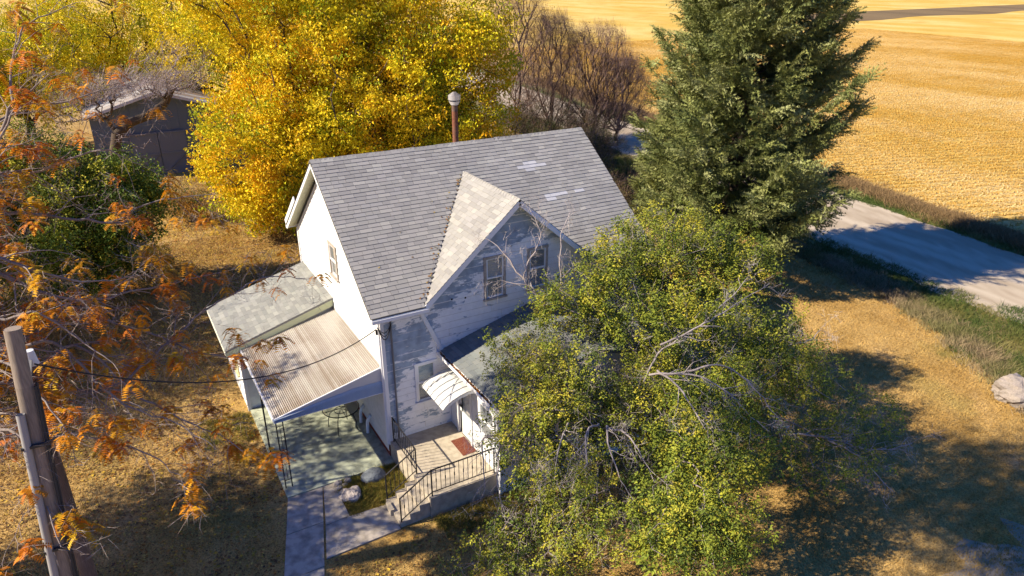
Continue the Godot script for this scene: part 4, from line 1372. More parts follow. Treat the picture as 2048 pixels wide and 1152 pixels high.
func trees() -> void:
	var bark := grainy(lin(1, 1, 1, 0.95), grain(0.05, 0.6, 1.2, 256, 81, 4), 2.0)
	var yellow := [Color(0.42, 0.47, 0.02), Color(0.74, 0.64, 0.02), Color(0.88, 0.72, 0.025), Color(0.92, 0.68, 0.02), Color(0.90, 0.54, 0.02)]
	# --- big yellow tree behind the house
	var big_leaf := leaf_clump(26, 0.42, 0.15, 0.085, 0.45)
	var t := thing("yellow_tree", "big golden yellow tree rising right behind the house roof", "tree", Vector3(6.5, GROUND, -19.0))
	var o := -t.position
	var blobs := [[Vector3(6.99, 6.6, -18.5) + o, Vector3(6.3, 5.2, 5.5), 420], [Vector3(2.6, 4.2, -18.2) + o, Vector3(3.9, 3.6, 4.0), 200], [Vector3(12.0, 8.2, -17.5) + o, Vector3(4.6, 5.2, 4.6), 260], [Vector3(5.2, 11.5, -20.5) + o, Vector3(6.0, 4.8, 5.0), 280], [Vector3(1.5, 2.4, -16.6) + o, Vector3(2.0, 2.0, 2.2), 60], [Vector3(10.5, 3.6, -15.5) + o, Vector3(4.6, 3.2, 3.5), 170]]
	var tips := sample(blobs)
	var sk := skeleton(line(Vector3.ZERO, Vector3(0.3, 4.2, 0.4), 6, 0.06), tips, 0.35)
	wood_of(t, sk, 0.021, 0.47, bark, Color(0.10, 0.075, 0.06), Color(0.17, 0.13, 0.10), 0.06, 0.45, 7)
	leafed(t, tips, 7, 0.38, big_leaf, leaf_mat(0.6), yellow, 1.0, 0.9, 0.22)
	# --- yellow trees farther back
	var back := [[Vector3(-9.5, GROUND, -42), 11.0, 5.6, "yellow tree with dark forked trunk left of the grey shed"], [Vector3(-3.0, GROUND, -50), 13.0, 6.5, "tall yellow tree standing behind the grey shed"], [Vector3(4.8, GROUND, -41), 12.5, 5.8, "yellow green tree between the shed and the big golden tree"], [Vector3(-18, GROUND, -46), 12.5, 6.5, "yellow tree at the far edge of the back yard"]]
	var k := 0
	for q in back:
		t = thing("yellow_tree", q[3], "tree", q[0], "yellow trees behind the yard")
		var hgt: float = q[1]
		var r: float = q[2]
		tips = sample([[Vector3(0, hgt * 0.68, 0), Vector3(r, hgt * 0.36, r), 190], [Vector3(r * 0.5, hgt * 0.5, r * 0.3), Vector3(r * 0.6, hgt * 0.22, r * 0.6), 70], [Vector3(-r * 0.5, hgt * 0.55, 0), Vector3(r * 0.6, hgt * 0.25, r * 0.6), 70]])
		sk = skeleton(line(Vector3.ZERO, Vector3(0.3, hgt * 0.3, 0.2), 5, 0.1), tips, 0.4)
		wood_of(t, sk, 0.028, 0.47, bark, Color(0.07, 0.052, 0.042), Color(0.13, 0.10, 0.08), 0.06, 0.4, 6)
		leafed(t, tips, 6, 0.65, big_leaf, leaf_mat(0.6), yellow.slice(0, 4), 1.15, 0.85, 0.2)
		k += 1
	# --- green maple turning yellow at the left
	var mid_leaf := leaf_clump(26, 0.30, 0.10, 0.075, 0.3)
	var green := [Color(0.07, 0.12, 0.015), Color(0.11, 0.17, 0.018), Color(0.20, 0.24, 0.02), Color(0.42, 0.38, 0.025)]
	t = thing("green_tree", "dark green tree with a few yellowing leaves behind the locust branches", "tree", Vector3(-7.3, GROUND, -11.5))
	o = -t.position
	tips = sample([[Vector3(-7.0, 3.2, -11.2) + o, Vector3(3.2, 2.6, 3.0), 210], [Vector3(-7.9, 5.2, -12.4) + o, Vector3(2.4, 2.0, 2.4), 110], [Vector3(-5.2, 4.0, -12.0) + o, Vector3(2.0, 1.9, 2.2), 100]])
	sk = skeleton(line(Vector3.ZERO, Vector3(0.1, 1.6, 0.0), 4, 0.05), tips, 0.4)
	wood_of(t, sk, 0.012, 0.48, bark, Color(0.06, 0.045, 0.04), Color(0.10, 0.08, 0.06), 0.05, 0.2, 5)
	leafed(t, tips, 9, 0.30, mid_leaf, leaf_mat(0.45), green, 1.0, 1.0, 0.3)
	# --- honey locust whose limbs hang over the left of the yard
	var frond := frond_clump(6)
	var orange := [Color(0.60, 0.38, 0.02), Color(0.74, 0.36, 0.015), Color(0.72, 0.27, 0.012), Color(0.55, 0.16, 0.01)]
	t = thing("locust_tree", "honey locust with sparse orange leaves and grey twigs over the left yard", "tree", Vector3(-11.5, GROUND, 4.8))
	o = -t.position
	var fork_low := Vector3(-8.91, 5.98, 7.0)
	var fork_high := Vector3(-8.47, 8.45, 5.35)
	var limbs := [
		[fork_low, Vector3(-7.31, 5.91, 6.7), Vector3(-6.46, 5.47, 6.66), Vector3(-5.52, 5.31, 6.53), Vector3(-4.09, 6.06, 5.96), Vector3(-2.76, 6.36, 5.81), Vector3(-1.75, 6.14, 5.87)],
		[fork_high, Vector3(-6.76, 8.55, 5.16), Vector3(-6.2, 8.39, 5.06), Vector3(-4.98, 8.04, 5.18), Vector3(-4.8, 8.23, 4.94), Vector3(-4.09, 8.35, 4.78), Vector3(-3.3, 8.28, 4.72)],
		[Vector3(-8.08, 8.45, 5.84), Vector3(-6.38, 9.92, 5.18), Vector3(-6.11, 10.73, 4.54), Vector3(-5.67, 11.43, 4.06), Vector3(-4.9, 11.8, 3.87)],
		[Vector3(-8.08, 8.45, 5.84), Vector3(-6.46, 9.8, 4.94), Vector3(-5.94, 10.2, 4.53), Vector3(-5.07, 10.23, 4.26), Vector3(-3.9, 10.37, 4.0)],
		[fork_low, Vector3(-6.97, 6.14, 6.78), Vector3(-5.93, 6.45, 6.47), Vector3(-5.17, 5.5, 6.88), Vector3(-4.14, 4.77, 7.35), Vector3(-3.6, 4.2, 7.85)],
		[fork_low, Vector3(-7.3, 6.08, 8.39), Vector3(-6.77, 6.06, 8.96), Vector3(-6.66, 5.39, 9.62), Vector3(-6.51, 4.94, 10.19)],
		[fork_high, Vector3(-6.94, 7.58, 6.05), Vector3(-6.05, 6.94, 6.14), Vector3(-5.09, 6.85, 5.98), Vector3(-3.62, 6.85, 5.57)],
		[fork_high, Vector3(-6.8, 9.22, 5.3), Vector3(-5.92, 9.25, 5.16), Vector3(-5.03, 9.38, 4.98), Vector3(-4.34, 8.98, 4.82)],
		[fork_low, Vector3(-7.2, 5.6, 7.2), Vector3(-6.3, 5.0, 7.5), Vector3(-5.5, 4.8, 7.9), Vector3(-5.0, 4.3, 8.4)],
		[fork_high, Vector3(-7.0, 8.1, 6.2), Vector3(-6.3, 7.9, 6.6), Vector3(-5.6, 7.5, 6.5), Vector3(-4.9, 7.4, 6.2)],
		[fork_high, Vector3(-7.1, 7.2, 6.9), Vector3(-6.4, 7.2, 7.3), Vector3(-5.9, 6.6, 7.6), Vector3(-5.6, 6.2, 8.0)],
		[fork_low, Vector3(-7.4, 6.7, 7.6), Vector3(-6.8, 6.9, 8.2), Vector3(-6.5, 6.4, 8.9), Vector3(-6.3, 6.0, 9.5)],
		[fork_high, Vector3(-6.9, 9.0, 5.9), Vector3(-6.3, 9.7, 5.9), Vector3(-5.9, 10.3, 5.6), Vector3(-5.4, 10.7, 5.3)],
		[fork_low, Vector3(-7.0, 6.4, 6.2), Vector3(-6.0, 6.6, 5.9), Vector3(-5.0, 6.1, 5.9), Vector3(-4.0, 5.5, 6.3), Vector3(-3.2, 5.3, 6.5)],
		[fork_low, Vector3(-6.91, 6.67, 6.79), Vector3(-6.32, 6.4, 6.77), Vector3(-5.84, 5.5, 7.26), Vector3(-5.02, 4.86, 7.55), Vector3(-4.41, 4.34, 8.05)]]
	var trunk := line(Vector3.ZERO, Vector3(0.5, 5.5, 0.0), 8, 0.08)
	var near := []
	var wood := Builder.new()
	wood.col = Color(0.22, 0.19, 0.17)
	for f in [fork_low, Vector3(-8.08, 8.45, 5.84), fork_high]:
		wood.seg(trunk[8], f + o, 0.16, 0.085, 8)
	for q in limbs:
		var path := []
		for p in q: path.append(p + o)
		bough(wood, path, 0.045, 0.007, 0.95, 3, near, Color(0.24, 0.205, 0.185), Color(0.34, 0.285, 0.265))
	part(t, "branches", wood, bark)
	# parts of the crown above and beside the view, which shade the yard
	var loc := [[Vector3(-8.9, 7.6, 5.6), 0.9, 40], [Vector3(-14.6, 7.2, 2.6), 3.0, 400], [Vector3(-11.6, 7.0, 3.4), 1.9, 46], [Vector3(-10.8, 7.6, -0.2), 1.5, 60], [Vector3(-14.0, 6.8, 5.6), 2.3, 210], [Vector3(-5.6, 15.4, 9.6), 3.1, 420], [Vector3(-9.6, 13.0, 7.0), 0.7, 10], [Vector3(-17.2, 7.4, 3.2), 2.5, 220]]
	blobs = []
	for q in loc: blobs.append([q[0] + o, Vector3(1.1, 0.75, 1.1) * q[1], q[2]])
	tips = sample(blobs, 0.45)
	sk = skeleton(trunk, tips, 0.22)
	wood_of(t, sk, 0.007, 0.48, bark, Color(0.20, 0.17, 0.155), Color(0.30, 0.25, 0.235), 0.035, 0.28, 9)
	twiggy(t, near, twig_clump(4, 0.34, 0.0035), lin(1, 1, 1, 0.9), [Color(0.26, 0.21, 0.19), Color(0.40, 0.34, 0.315)], true)
	leafed(t, near, 2, 0.06, frond, leaf_mat(0.7), orange, 0.95, 0.19, 0.9)
	leafed(t, tips, 6, 0.42, leaf_clump(22, 0.3, 0.11, 0.05, 0.3), leaf_mat(0.6), orange, 1.0, 0.9, 0.5)
	# --- second shade tree left of the frame
	t = thing("yard_tree", "orange leaved tree shading the yard beside the lean-to", "tree", Vector3(-15.6, GROUND, -7.8))
	tips = sample([[Vector3(0.5, 7.5, 0.3), Vector3(4.2, 3.2, 4.6), 260], [Vector3(2.0, 5.5, -2.5), Vector3(2.5, 2.0, 2.5), 80]])
	sk = skeleton(line(Vector3.ZERO, Vector3(0.2, 3.5, 0), 5, 0.1), tips, 0.3)
	wood_of(t, sk, 0.01, 0.5, bark, Color(0.12, 0.10, 0.09), Color(0.2, 0.16, 0.14), 0.05, 0.3, 6)
	leafed(t, tips, 7, 0.5, leaf_clump(22, 0.35, 0.12, 0.06, 0.3), leaf_mat(0.6), orange, 1.0, 0.9, 0.4)
	t = thing("yard_tree", "added orange leaved tree shading the yard beyond the green tree", "tree", Vector3(-18.5, GROUND, -14.5))  # tree added past the left edge to shade the back of the yard
	tips = sample([[Vector3(0.5, 8.0, 0.3), Vector3(4.0, 3.4, 3.6), 230]])
	sk = skeleton(line(Vector3.ZERO, Vector3(0.2, 3.8, 0), 5, 0.1), tips, 0.3)
	wood_of(t, sk, 0.01, 0.5, bark, Color(0.12, 0.10, 0.09), Color(0.2, 0.16, 0.14), 0.05, 0.3, 6)
	leafed(t, tips, 6, 0.45, leaf_clump(22, 0.35, 0.12, 0.06, 0.3), leaf_mat(0.6), orange, 1.0, 0.85, 0.4)
	# --- undergrowth at the foot of the yard trees
	var low := [[Vector3(-9.6, GROUND, -8.2), 1.7, 1.9, "low tangled shrub under the locust limbs"], [Vector3(-4.4, GROUND, -14.2), 1.3, 1.4, "small rusty shrub beside the green tree"], [Vector3(-1.6, GROUND, -21.5), 1.6, 1.8, "brown shrub between the bench and the big golden tree"], [Vector3(-8.6, GROUND, -4.6), 1.3, 1.3, "low brown shrub nearest the lean-to"]]
	for q in low:
		t = thing("shrub", q[3], "shrub", q[0], "undergrowth in the side yard")
		tips = sample([[Vector3(0, q[2] * 0.55, 0), Vector3(q[1], q[2] * 0.5, q[1]), 170]], 0.6)
		for j in tips.size(): tips[j].y = maxf(tips[j].y, 0.12)
		sk = skeleton([Vector3.ZERO, Vector3(0, 0.25, 0)], tips, 0.5)
		wood_of(t, sk, 0.006, 0.42, bark, Color(0.09, 0.065, 0.055), Color(0.26, 0.20, 0.175), 0.04)
		twiggy(t, tips, twig_clump(5, 0.4, 0.004), lin(1, 1, 1, 0.9), [Color(0.20, 0.15, 0.13), Color(0.32, 0.25, 0.22)])
		leafed(t, tips, 2, 0.16, mid_leaf, leaf_mat(0.45), [Color(0.08, 0.11, 0.015), Color(0.16, 0.14, 0.02), Color(0.34, 0.20, 0.02), Color(0.44, 0.20, 0.02)], 0.7, 0.6, 0.5)
	# --- storm-broken bare tree in front of the shed
	t = thing("broken_tree", "leafless tree with a thick arching limb and purple grey twigs before the shed", "tree", Vector3(-4.9, GROUND, -26.5))
	tips = sample([[Vector3(2.4, 6.9, 0.5), Vector3(3.6, 0.9, 1.6), 420], [Vector3(-0.8, 6.0, 0.5), Vector3(1.9, 1.1, 1.5), 220], [Vector3(1.3, 4.0, 1.2), Vector3(1.8, 0.8, 1.0), 60], [Vector3(4.2, 7.8, -0.2), Vector3(2.4, 1.5, 1.5), 240]])
	sk = skeleton([Vector3.ZERO, Vector3(0.1, 1.5, 0), Vector3(0.3, 3.0, 0.1), Vector3(0.7, 4.3, 0.1), Vector3(1.5, 4.9, 0.2), Vector3(2.6, 5.2, 0.2), Vector3(3.5, 5.8, 0.2), Vector3(4.0, 6.6, 0.1)], tips, 0.12)
	wood_of(t, sk, 0.014, 0.40, bark, Color(0.12, 0.09, 0.065), Color(0.38, 0.31, 0.31), 0.06, 0.34, 8)
	twiggy(t, tips.slice(0, 820).filter(func(p): return p.y > 6.2), twig_clump(5, 0.7, 0.006), lin(1, 1, 1, 0.9), [Color(0.30, 0.24, 0.24), Color(0.42, 0.35, 0.36)])
	# --- bare thicket trees behind the house at the right
	var twigc := Color(0.20, 0.13, 0.10)
	var fine_twig := twig_clump(7, 0.8, 0.0065)
	var bare := [[Vector3(22.6, GROUND, -27.0), 12.6, 3.0, "tall bare tree with brown twigs nearest the golden tree"], [Vector3(26.0, GROUND, -27.5), 9.8, 2.6, "slim bare tree in the middle of the thicket behind the roof"], [Vector3(28.8, GROUND, -25.5), 9.0, 3.4, "broad bare tree standing before the gravel road"], [Vector3(32, GROUND, -26.5), 6.5, 2.6, "low bare tree at the end of the thicket by the road"]]
	for q in bare:
		t = thing("bare_tree", q[3], "tree", q[0], "bare trees behind the house")
		var hgt: float = q[1]
		var r: float = q[2]
		tips = []
		for i in 1000:
			var y := pow(rng.randf(), 0.8)
			var a := rng.randf() * TAU
			var w := r * (0.25 + 0.85 * sin(PI * minf(1.0, y * 0.72 + 0.18))) * pow(rng.randf(), 0.5)
			tips.append(Vector3(cos(a) * w, hgt * (0.15 + 0.85 * y), sin(a) * w))
		sk = skeleton(line(Vector3.ZERO, Vector3(0.3, hgt * 0.45, 0.2), 8, 0.08), tips, 0.7)
		wood_of(t, sk, 0.013, 0.38, bark, Color(0.075, 0.055, 0.05), twigc, 0.05, 0.13, 9)
		twiggy(t, tips, fine_twig, lin(1, 1, 1, 0.9), [Color(0.20, 0.12, 0.09), Color(0.31, 0.20, 0.15), Color(0.42, 0.28, 0.21)])
		leafed(t, tips.slice(0, 520), 1, 0.2, leaf_clump(7, 0.22, 0.09, 0.05), leaf_mat(0.4), [Color(0.16, 0.10, 0.04), Color(0.22, 0.12, 0.05), Color(0.12, 0.10, 0.03)], 1.0, 0.8)
	# --- thicket shrubs between the house and the conifer
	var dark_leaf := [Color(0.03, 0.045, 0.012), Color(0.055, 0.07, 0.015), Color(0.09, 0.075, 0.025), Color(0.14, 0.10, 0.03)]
	var small := leaf_clump(24, 0.24, 0.075, 0.045, 0.3)
	var shr := [[Vector3(19.0, GROUND, -16.5), 2.6, 3.6], [Vector3(22.5, GROUND, -17.5), 2.6, 3.4], [Vector3(16.6, GROUND, -11.5), 2.2, 2.6], [Vector3(20.3, GROUND, -11.0), 2.4, 2.4], [Vector3(14.0, GROUND, -8.0), 2.0, 1.9], [Vector3(25.0, GROUND, -20.5), 2.5, 2.8], [Vector3(17.5, GROUND, -21.5), 2.6, 3.4], [Vector3(22.0, GROUND, -24.5), 2.4, 4.4], [Vector3(26.4, GROUND, -24.0), 2.2, 3.6]]
	var words := ["tall dark shrub behind the far roof corner", "dark shrub in the thicket near the bare trees", "dark brown shrub close behind the house", "dense dark shrub under the spruce branches", "low shadowed shrub at the back corner of the house", "twiggy shrub by the gravel road beyond the house", "dark shrub below the tall bare tree", "dense shrub at the foot of the tall bare tree", "brown shrub at the foot of the broad bare tree"]
	for i in shr.size():
		t = thing("shrub", words[i], "shrub", shr[i][0], "shrubs behind the house")
		var r: float = shr[i][1]
		var hh: float = shr[i][2]
		tips = sample([[Vector3(0, hh * 0.55, 0), Vector3(r, hh * 0.48, r), 260]], 0.6)
		for j in tips.size(): tips[j].y = maxf(tips[j].y, 0.15)
		sk = skeleton([Vector3.ZERO, Vector3(0, 0.3, 0)], tips, 0.5)
		wood_of(t, sk, 0.007, 0.42, bark, Color(0.07, 0.05, 0.045), twigc, 0.04)
		twiggy(t, tips, fine_twig, lin(1, 1, 1, 0.9), [Color(0.10, 0.07, 0.055), Color(0.18, 0.12, 0.09)])
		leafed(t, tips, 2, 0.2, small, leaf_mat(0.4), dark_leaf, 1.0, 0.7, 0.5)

func spruce() -> void:
	var bark := grainy(lin(1, 1, 1, 0.95), grain(0.05, 0.6, 1.2, 256, 82, 4), 2.0)
	var spray := spray_mesh()
	var m := leaf_mat(0.4)
	var pal := [Color(0.13, 0.16, 0.052), Color(0.20, 0.23, 0.07), Color(0.285, 0.305, 0.095), Color(0.34, 0.36, 0.155)]
	for sp in [["spruce_tree", "huge dark green spruce with ragged boughs standing beside the gravel road", Vector3(18.3, GROUND, -1.0), 22.0, 4.7, 2.0, 3], ["spruce_tree", "small dark spruce half hidden behind the huge spruce", Vector3(21.0, GROUND, -8.2), 6.2, 2.3, 0.5, 9]]:
		rng.seed = sp[6]
		var t := thing(sp[0], sp[1], "tree", sp[2])
		var H: float = sp[3]
		var R: float = sp[4]
		var b := Builder.new()
		for i in 16:
			b.col = Color(0.085, 0.065, 0.05) * rng.randf_range(0.8, 1.2)
			b.seg(Vector3(0, H * i / 16.0, 0), Vector3(0, H * (i + 1) / 16.0, 0), 0.34 * H / 19.0 * (1 - i / 16.5), 0.34 * H / 19.0 * (1 - (i + 1) / 16.5), 10)
		part(t, "trunk", b, bark)
		var xf := []
		var cols := PackedColorArray()
		var lb := Builder.new()
		var y: float = sp[5]
		var turn := 0.0
		while y < H - 0.3:
			var k := y / H
			var whorl := 5 + rng.randi() % 3
			turn += 0.7
			for i in whorl:
				var a := turn + i * TAU / whorl + rng.randfn() * 0.22
				var len := R * pow(1.0 - k, 0.58) * rng.randf_range(0.72, 1.08) * (0.85 if k < 0.08 else 1.0)
				len *= 1.0 + 0.06 * cos(a - 0.9) + 0.16 * wob.get_noise_3d(cos(a) * 3.0, y * 0.7, sin(a) * 3.0)
				var d := Vector3(cos(a), 0, sin(a))
				var rise := lerpf(0.16, 0.8, k) + rng.randfn() * 0.22
				var y0 := y + rng.randfn() * 0.28
				if k < 0.16: len *= 0.82
				var prev := Vector3(0, y0, 0)
				var n := maxi(3, int(len / 0.28))
				for j in range(1, n + 1):
					var q := float(j) / n
					var p := Vector3(0, y0, 0) + d * len * q + Vector3(0, len * (rise * q - 0.55 * q * (1.0 - q) - (0.10 * q if k < 0.5 else 0.0) + 0.16 * q * q * q), 0)
					lb.col = Color(0.13, 0.10, 0.08)
					lb.seg(prev, p, 0.05 * (1.05 - q) * (1.2 - k) + 0.006, 0.05 * (1.02 - q) * (1.2 - k) + 0.004, 4)
					var fwd := (p - prev).normalized()
					prev = p
					if q < 0.22 and k < 0.85: continue
					var wide := len * 0.34 * (1.0 - 0.75 * absf(q - 0.45)) * rng.randf_range(0.7, 1.1)
					for s in [-1.0, 1.0]:
						if rng.randf() < 0.16: continue
						var side: Vector3 = fwd.cross(Vector3.UP).normalized() * s
						var sprays := 1 + int(wide / 0.36)
						for z in sprays:
							var c: Vector3 = p + side * wide * (z + rng.randf() * 0.5) / sprays + fwd * 0.25 * z - Vector3(0, 0.10 * z * rng.randf_range(0.3, 1.3), 0) + rv(0.05)
							if c.y < 0.2: continue
							var dir: Vector3 = (fwd * 1.2 + side * rng.randf_range(0.4, 1.2) + Vector3(0, rng.randf_range(-0.5, 0.7), 0) + rv(0.25)).normalized()
							var bs := Basis.looking_at(dir, Vector3.UP).rotated(dir, rng.randfn() * 0.9).scaled(Vector3.ONE * rng.randf_range(0.85, 1.5))
							xf.append(Transform3D(bs, c))
							cols.push_back(mixc(pal, c, 0.5))
					if rng.randf() < 0.8:
						xf.append(Transform3D(Basis.looking_at((fwd + Vector3(0, 0.1, 0)).normalized(), Vector3.UP).scaled(Vector3.ONE * rng.randf_range(0.9, 1.4)), p))
						cols.push_back(mixc(pal, p, 0.5))
			y += rng.randf_range(0.34, 0.5) * (0.75 + 0.3 * (1 - k))
		part(t, "branches", lb, bark)
		var o := many(t, "crown", spray, m, xf, cols)
		o.set_meta("kind", "stuff")
		print("spruce sprays ", xf.size())

func apple() -> void:
	rng.seed = 77
	var bark := grainy(lin(1, 1, 1, 0.95), grain(0.05, 0.6, 1.2, 256, 83, 4), 3.0)
	var leaf := leaf_clump(22, 0.17, 0.065, 0.04, 0.25)
	var m := leaf_mat(0.5)
	var leaves := [Color(0.075, 0.11, 0.02), Color(0.14, 0.185, 0.024), Color(0.235, 0.27, 0.03), Color(0.34, 0.345, 0.034), Color(0.43, 0.375, 0.04)]
	var t := thing("apple_tree", "sprawling green and yellow apple tree with dead grey branches before the wing", "tree", Vector3(6.3, GROUND, 9.2))
	var o := -t.position
	var top := [[Vector3(8.4, 5.2, 5.6), Vector3(2.2, 1.0, 1.5), 230], [Vector3(5.6, 4.6, 6.3), Vector3(1.8, 1.1, 1.3), 170], [Vector3(10.3, 4.4, 6.2), Vector3(1.7, 1.1, 1.5), 160], [Vector3(7.2, 4.3, 8.0), Vector3(2.2, 0.9, 1.4), 150]]
	var a := [[Vector3(8.3, 3.0, 9.6), Vector3(1.7, 1.1, 1.5), 150], [Vector3(9.8, 3.0, 8.6), Vector3(1.4, 1.0, 1.3), 90], [Vector3(5.2, 2.8, 11.2), Vector3(1.8, 1.0, 1.4), 160], [Vector3(3.7, 2.4, 12.3), Vector3(1.5, 1.0, 1.2), 150], [Vector3(6.4, 3.2, 9.8), Vector3(1.5, 0.8, 1.2), 90]]
	var tb := []
	for q in top: tb.append([q[0] + o, q[1], q[2]])
	var tips0 := sample(tb)
	var bl := []
	for q in a: bl.append([q[0] + o, q[1], q[2]])
	var tips := sample(bl)
	var b2 := [[Vector3(3.4, 3.5, 7.9), Vector3(1.4, 0.9, 1.1), 120], [Vector3(2.2, 2.7, 8.2), Vector3(0.9, 1.1, 0.8), 90], [Vector3(2.6, 1.7, 9.3), Vector3(1.3, 1.0, 1.1), 110], [Vector3(4.3, 2.3, 8.4), Vector3(1.5, 1.0, 1.0), 120], [Vector3(6.3, 2.0, 8.4), Vector3(1.5, 1.0, 1.0), 70], [Vector3(2.6, 2.0, 11.0), Vector3(1.2, 0.8, 1.0), 50], [Vector3(1.2, 0.9, 9.4), Vector3(0.9, 0.6, 0.9), 36], [Vector3(8.9, 1.6, 11.6), Vector3(1.3, 0.8, 1.0), 40], [Vector3(10.3, 1.9, 11.4), Vector3(1.4, 0.8, 1.0), 34], [Vector3(9.8, 2.6, 10.0), Vector3(1.2, 0.9, 1.0), 34], [Vector3(10.4, 2.9, 8.4), Vector3(1.0, 0.8, 1.0), 26], [Vector3(3.1, 3.7, 6.9), Vector3(1.1, 0.6, 1.0), 90], [Vector3(4.9, 2.7, 8.7), Vector3(1.4, 0.9, 0.8), 110], [Vector3(6.2, 3.2, 8.2), Vector3(1.2, 0.7, 0.8), 60], [Vector3(1.6, 1.1, 10.6), Vector3(1.2, 0.6, 0.9), 40], [Vector3(0.4, 0.7, 9.6), Vector3(0.8, 0.5, 0.7), 22]]
	bl = []
	for q in b2: bl.append([q[0] + o, q[1], q[2]])
	var tips2 := sample(bl)
	# dead boughs: bare fans of twigs
	var dead := [[Vector3(5.22, 3.3, 8.84), Vector3(5.67, 4.17, 8.79), Vector3(6.63, 4.72, 9.06), Vector3(7.81, 5.52, 9.08)], [Vector3(5.67, 4.17, 8.79), Vector3(7.09, 4.94, 9.22), Vector3(8.18, 5.6, 9.51)],
		[Vector3(4.73, 4.0, 9.53), Vector3(5.12, 4.24, 10.26), Vector3(5.59, 4.0, 11.03), Vector3(6.11, 3.26, 11.79)], [Vector3(5.0, 4.0, 9.7), Vector3(5.9, 4.3, 10.3), Vector3(6.5, 3.9, 11.0), Vector3(6.9, 3.2, 11.6)], [Vector3(4.9, 4.1, 9.6), Vector3(4.8, 4.1, 10.4), Vector3(4.9, 3.6, 11.2), Vector3(5.1, 2.9, 11.9)],
		[Vector3(3.4, 3.2, 9.8), Vector3(3.13, 3.4, 10.06), Vector3(2.88, 3.0, 10.6), Vector3(3.05, 2.3, 11.27)], [Vector3(3.4, 3.2, 9.8), Vector3(3.5, 3.3, 10.5), Vector3(3.6, 2.7, 11.2)], [Vector3(3.3, 3.2, 9.6), Vector3(2.7, 3.3, 9.9), Vector3(2.3, 2.6, 10.4)], [Vector3(2.9, 3.0, 9.0), Vector3(2.52, 3.08, 9.42), Vector3(2.11, 2.3, 9.88)],
		[Vector3(4.2, 4.4, 6.0), Vector3(3.79, 5.09, 5.59), Vector3(4.45, 6.0, 5.37), Vector3(4.37, 6.69, 4.85)], [Vector3(3.79, 5.09, 5.59), Vector3(3.43, 5.76, 4.91), Vector3(3.15, 6.0, 4.62)], [Vector3(4.7, 4.4, 6.1), Vector3(4.68, 5.29, 5.87), Vector3(4.87, 6.12, 5.55), Vector3(5.27, 6.63, 5.4)], [Vector3(4.2, 4.4, 6.0), Vector3(3.9, 4.9, 5.6), Vector3(3.3, 5.0, 5.2)],
		[Vector3(5.35, 3.2, 10.7), Vector3(5.35, 3.48, 10.91), Vector3(5.05, 2.77, 11.48), Vector3(5.04, 2.12, 12.01)], [Vector3(8.2, 1.9, 10.8), Vector3(8.94, 1.88, 11.28), Vector3(10.07, 1.65, 12.05), Vector3(11.09, 1.83, 12.38)], [Vector3(8.9, 1.9, 11.2), Vector3(9.6, 1.5, 12.2), Vector3(10.0, 1.0, 12.9)],
		[Vector3(1.9, 2.3, 7.9), Vector3(1.26, 2.38, 7.79), Vector3(0.98, 1.83, 8.29), Vector3(0.63, 1.33, 8.59)], [Vector3(1.9, 2.3, 7.9), Vector3(1.4, 2.2, 8.3), Vector3(1.2, 1.5, 8.9)], [Vector3(9.6, 3.2, 9.0), Vector3(10.6, 3.2, 9.3), Vector3(11.3, 3.3, 9.2)]]
	var gone := []
	var twigs := Builder.new()
	for q in dead:
		var path := []
		for p in q: path.append(p + o)
		bough(twigs, path, 0.028, 0.007, 0.72, 3, gone, Color(0.27, 0.235, 0.225), Color(0.44, 0.39, 0.385))
	twiggy(t, gone, twig_clump(4, 0.26, 0.003), lin(1, 1, 1, 0.9), [Color(0.34, 0.30, 0.28), Color(0.48, 0.43, 0.41)], true)
	part(t, "dead_branches", twigs, bark).set_meta("label", "bare grey dead branches")
	var trunk := [Vector3.ZERO, Vector3(0.05, 0.5, 0.0), Vector3(0.1, 1.1, -0.1), Vector3(0.3, 1.7, -0.3), Vector3(0.5, 2.3, -0.6)]
	var sk := skeleton(trunk, tips + tips2 + tips0, 0.35)
	wood_of(t, sk, 0.0052, 0.47, bark, Color(0.17, 0.14, 0.125), Color(0.36, 0.31, 0.30), 0.03, 0.17, 5)
	leafed(t, tips0 + tips, 5, 0.19, leaf, m, leaves, 1.0, 0.74, 0.45)
	leafed(t, tips2, 5, 0.22, leaf, m, leaves, 0.85, 0.62, 0.45)
	twiggy(t, tips2 + tips.slice(0, 260) + tips0.slice(0, 300), twig_clump(5, 0.34, 0.0034), lin(1, 1, 1, 0.9), [Color(0.24, 0.20, 0.175), Color(0.40, 0.345, 0.315)], true)

# ---------------------------------------------------------------- ground cover
func blade_clump(n: int, radius: float, hgt: float, lean: float, w: float) -> ArrayMesh:
	var b := Builder.new()
	for i in n:
		var p := Vector3(rng.randfn() * radius * 0.5, 0, rng.randfn() * radius * 0.5)
		var d := Vector3(rng.randfn(), 0, rng.randfn()) * lean
		var h := hgt * rng.randf_range(0.5, 1.3)
		var s := Vector3(rng.randfn(), 0, rng.randfn()).normalized() * w
		b.col = Color(1, 1, 1) * rng.randf_range(0.7, 1.25)
		b.tri(p - s, p + s, p + Vector3(d.x * h, h, d.z * h))
	return b.mesh()

func turf_patch(side: float, n: int, hgt: float, lean: float, w: float) -> ArrayMesh:
	var b := Builder.new()
	for i in n:
		var p := Vector3(rng.randf_range(-0.55, 0.55) * side, 0, rng.randf_range(-0.55, 0.55) * side)
		var d := Vector3(rng.randfn(), 0, rng.randfn()) * lean
		var h := hgt * rng.randf_range(0.5, 1.3)
		var s := Vector3(rng.randfn(), 0, rng.randfn()).normalized() * w
		b.col = Color(1, 1, 1) * rng.randf_range(0.55, 1.45)
		b.tri(p - s, p + s, p + Vector3(d.x * h, h, d.z * h))
	return b.mesh()

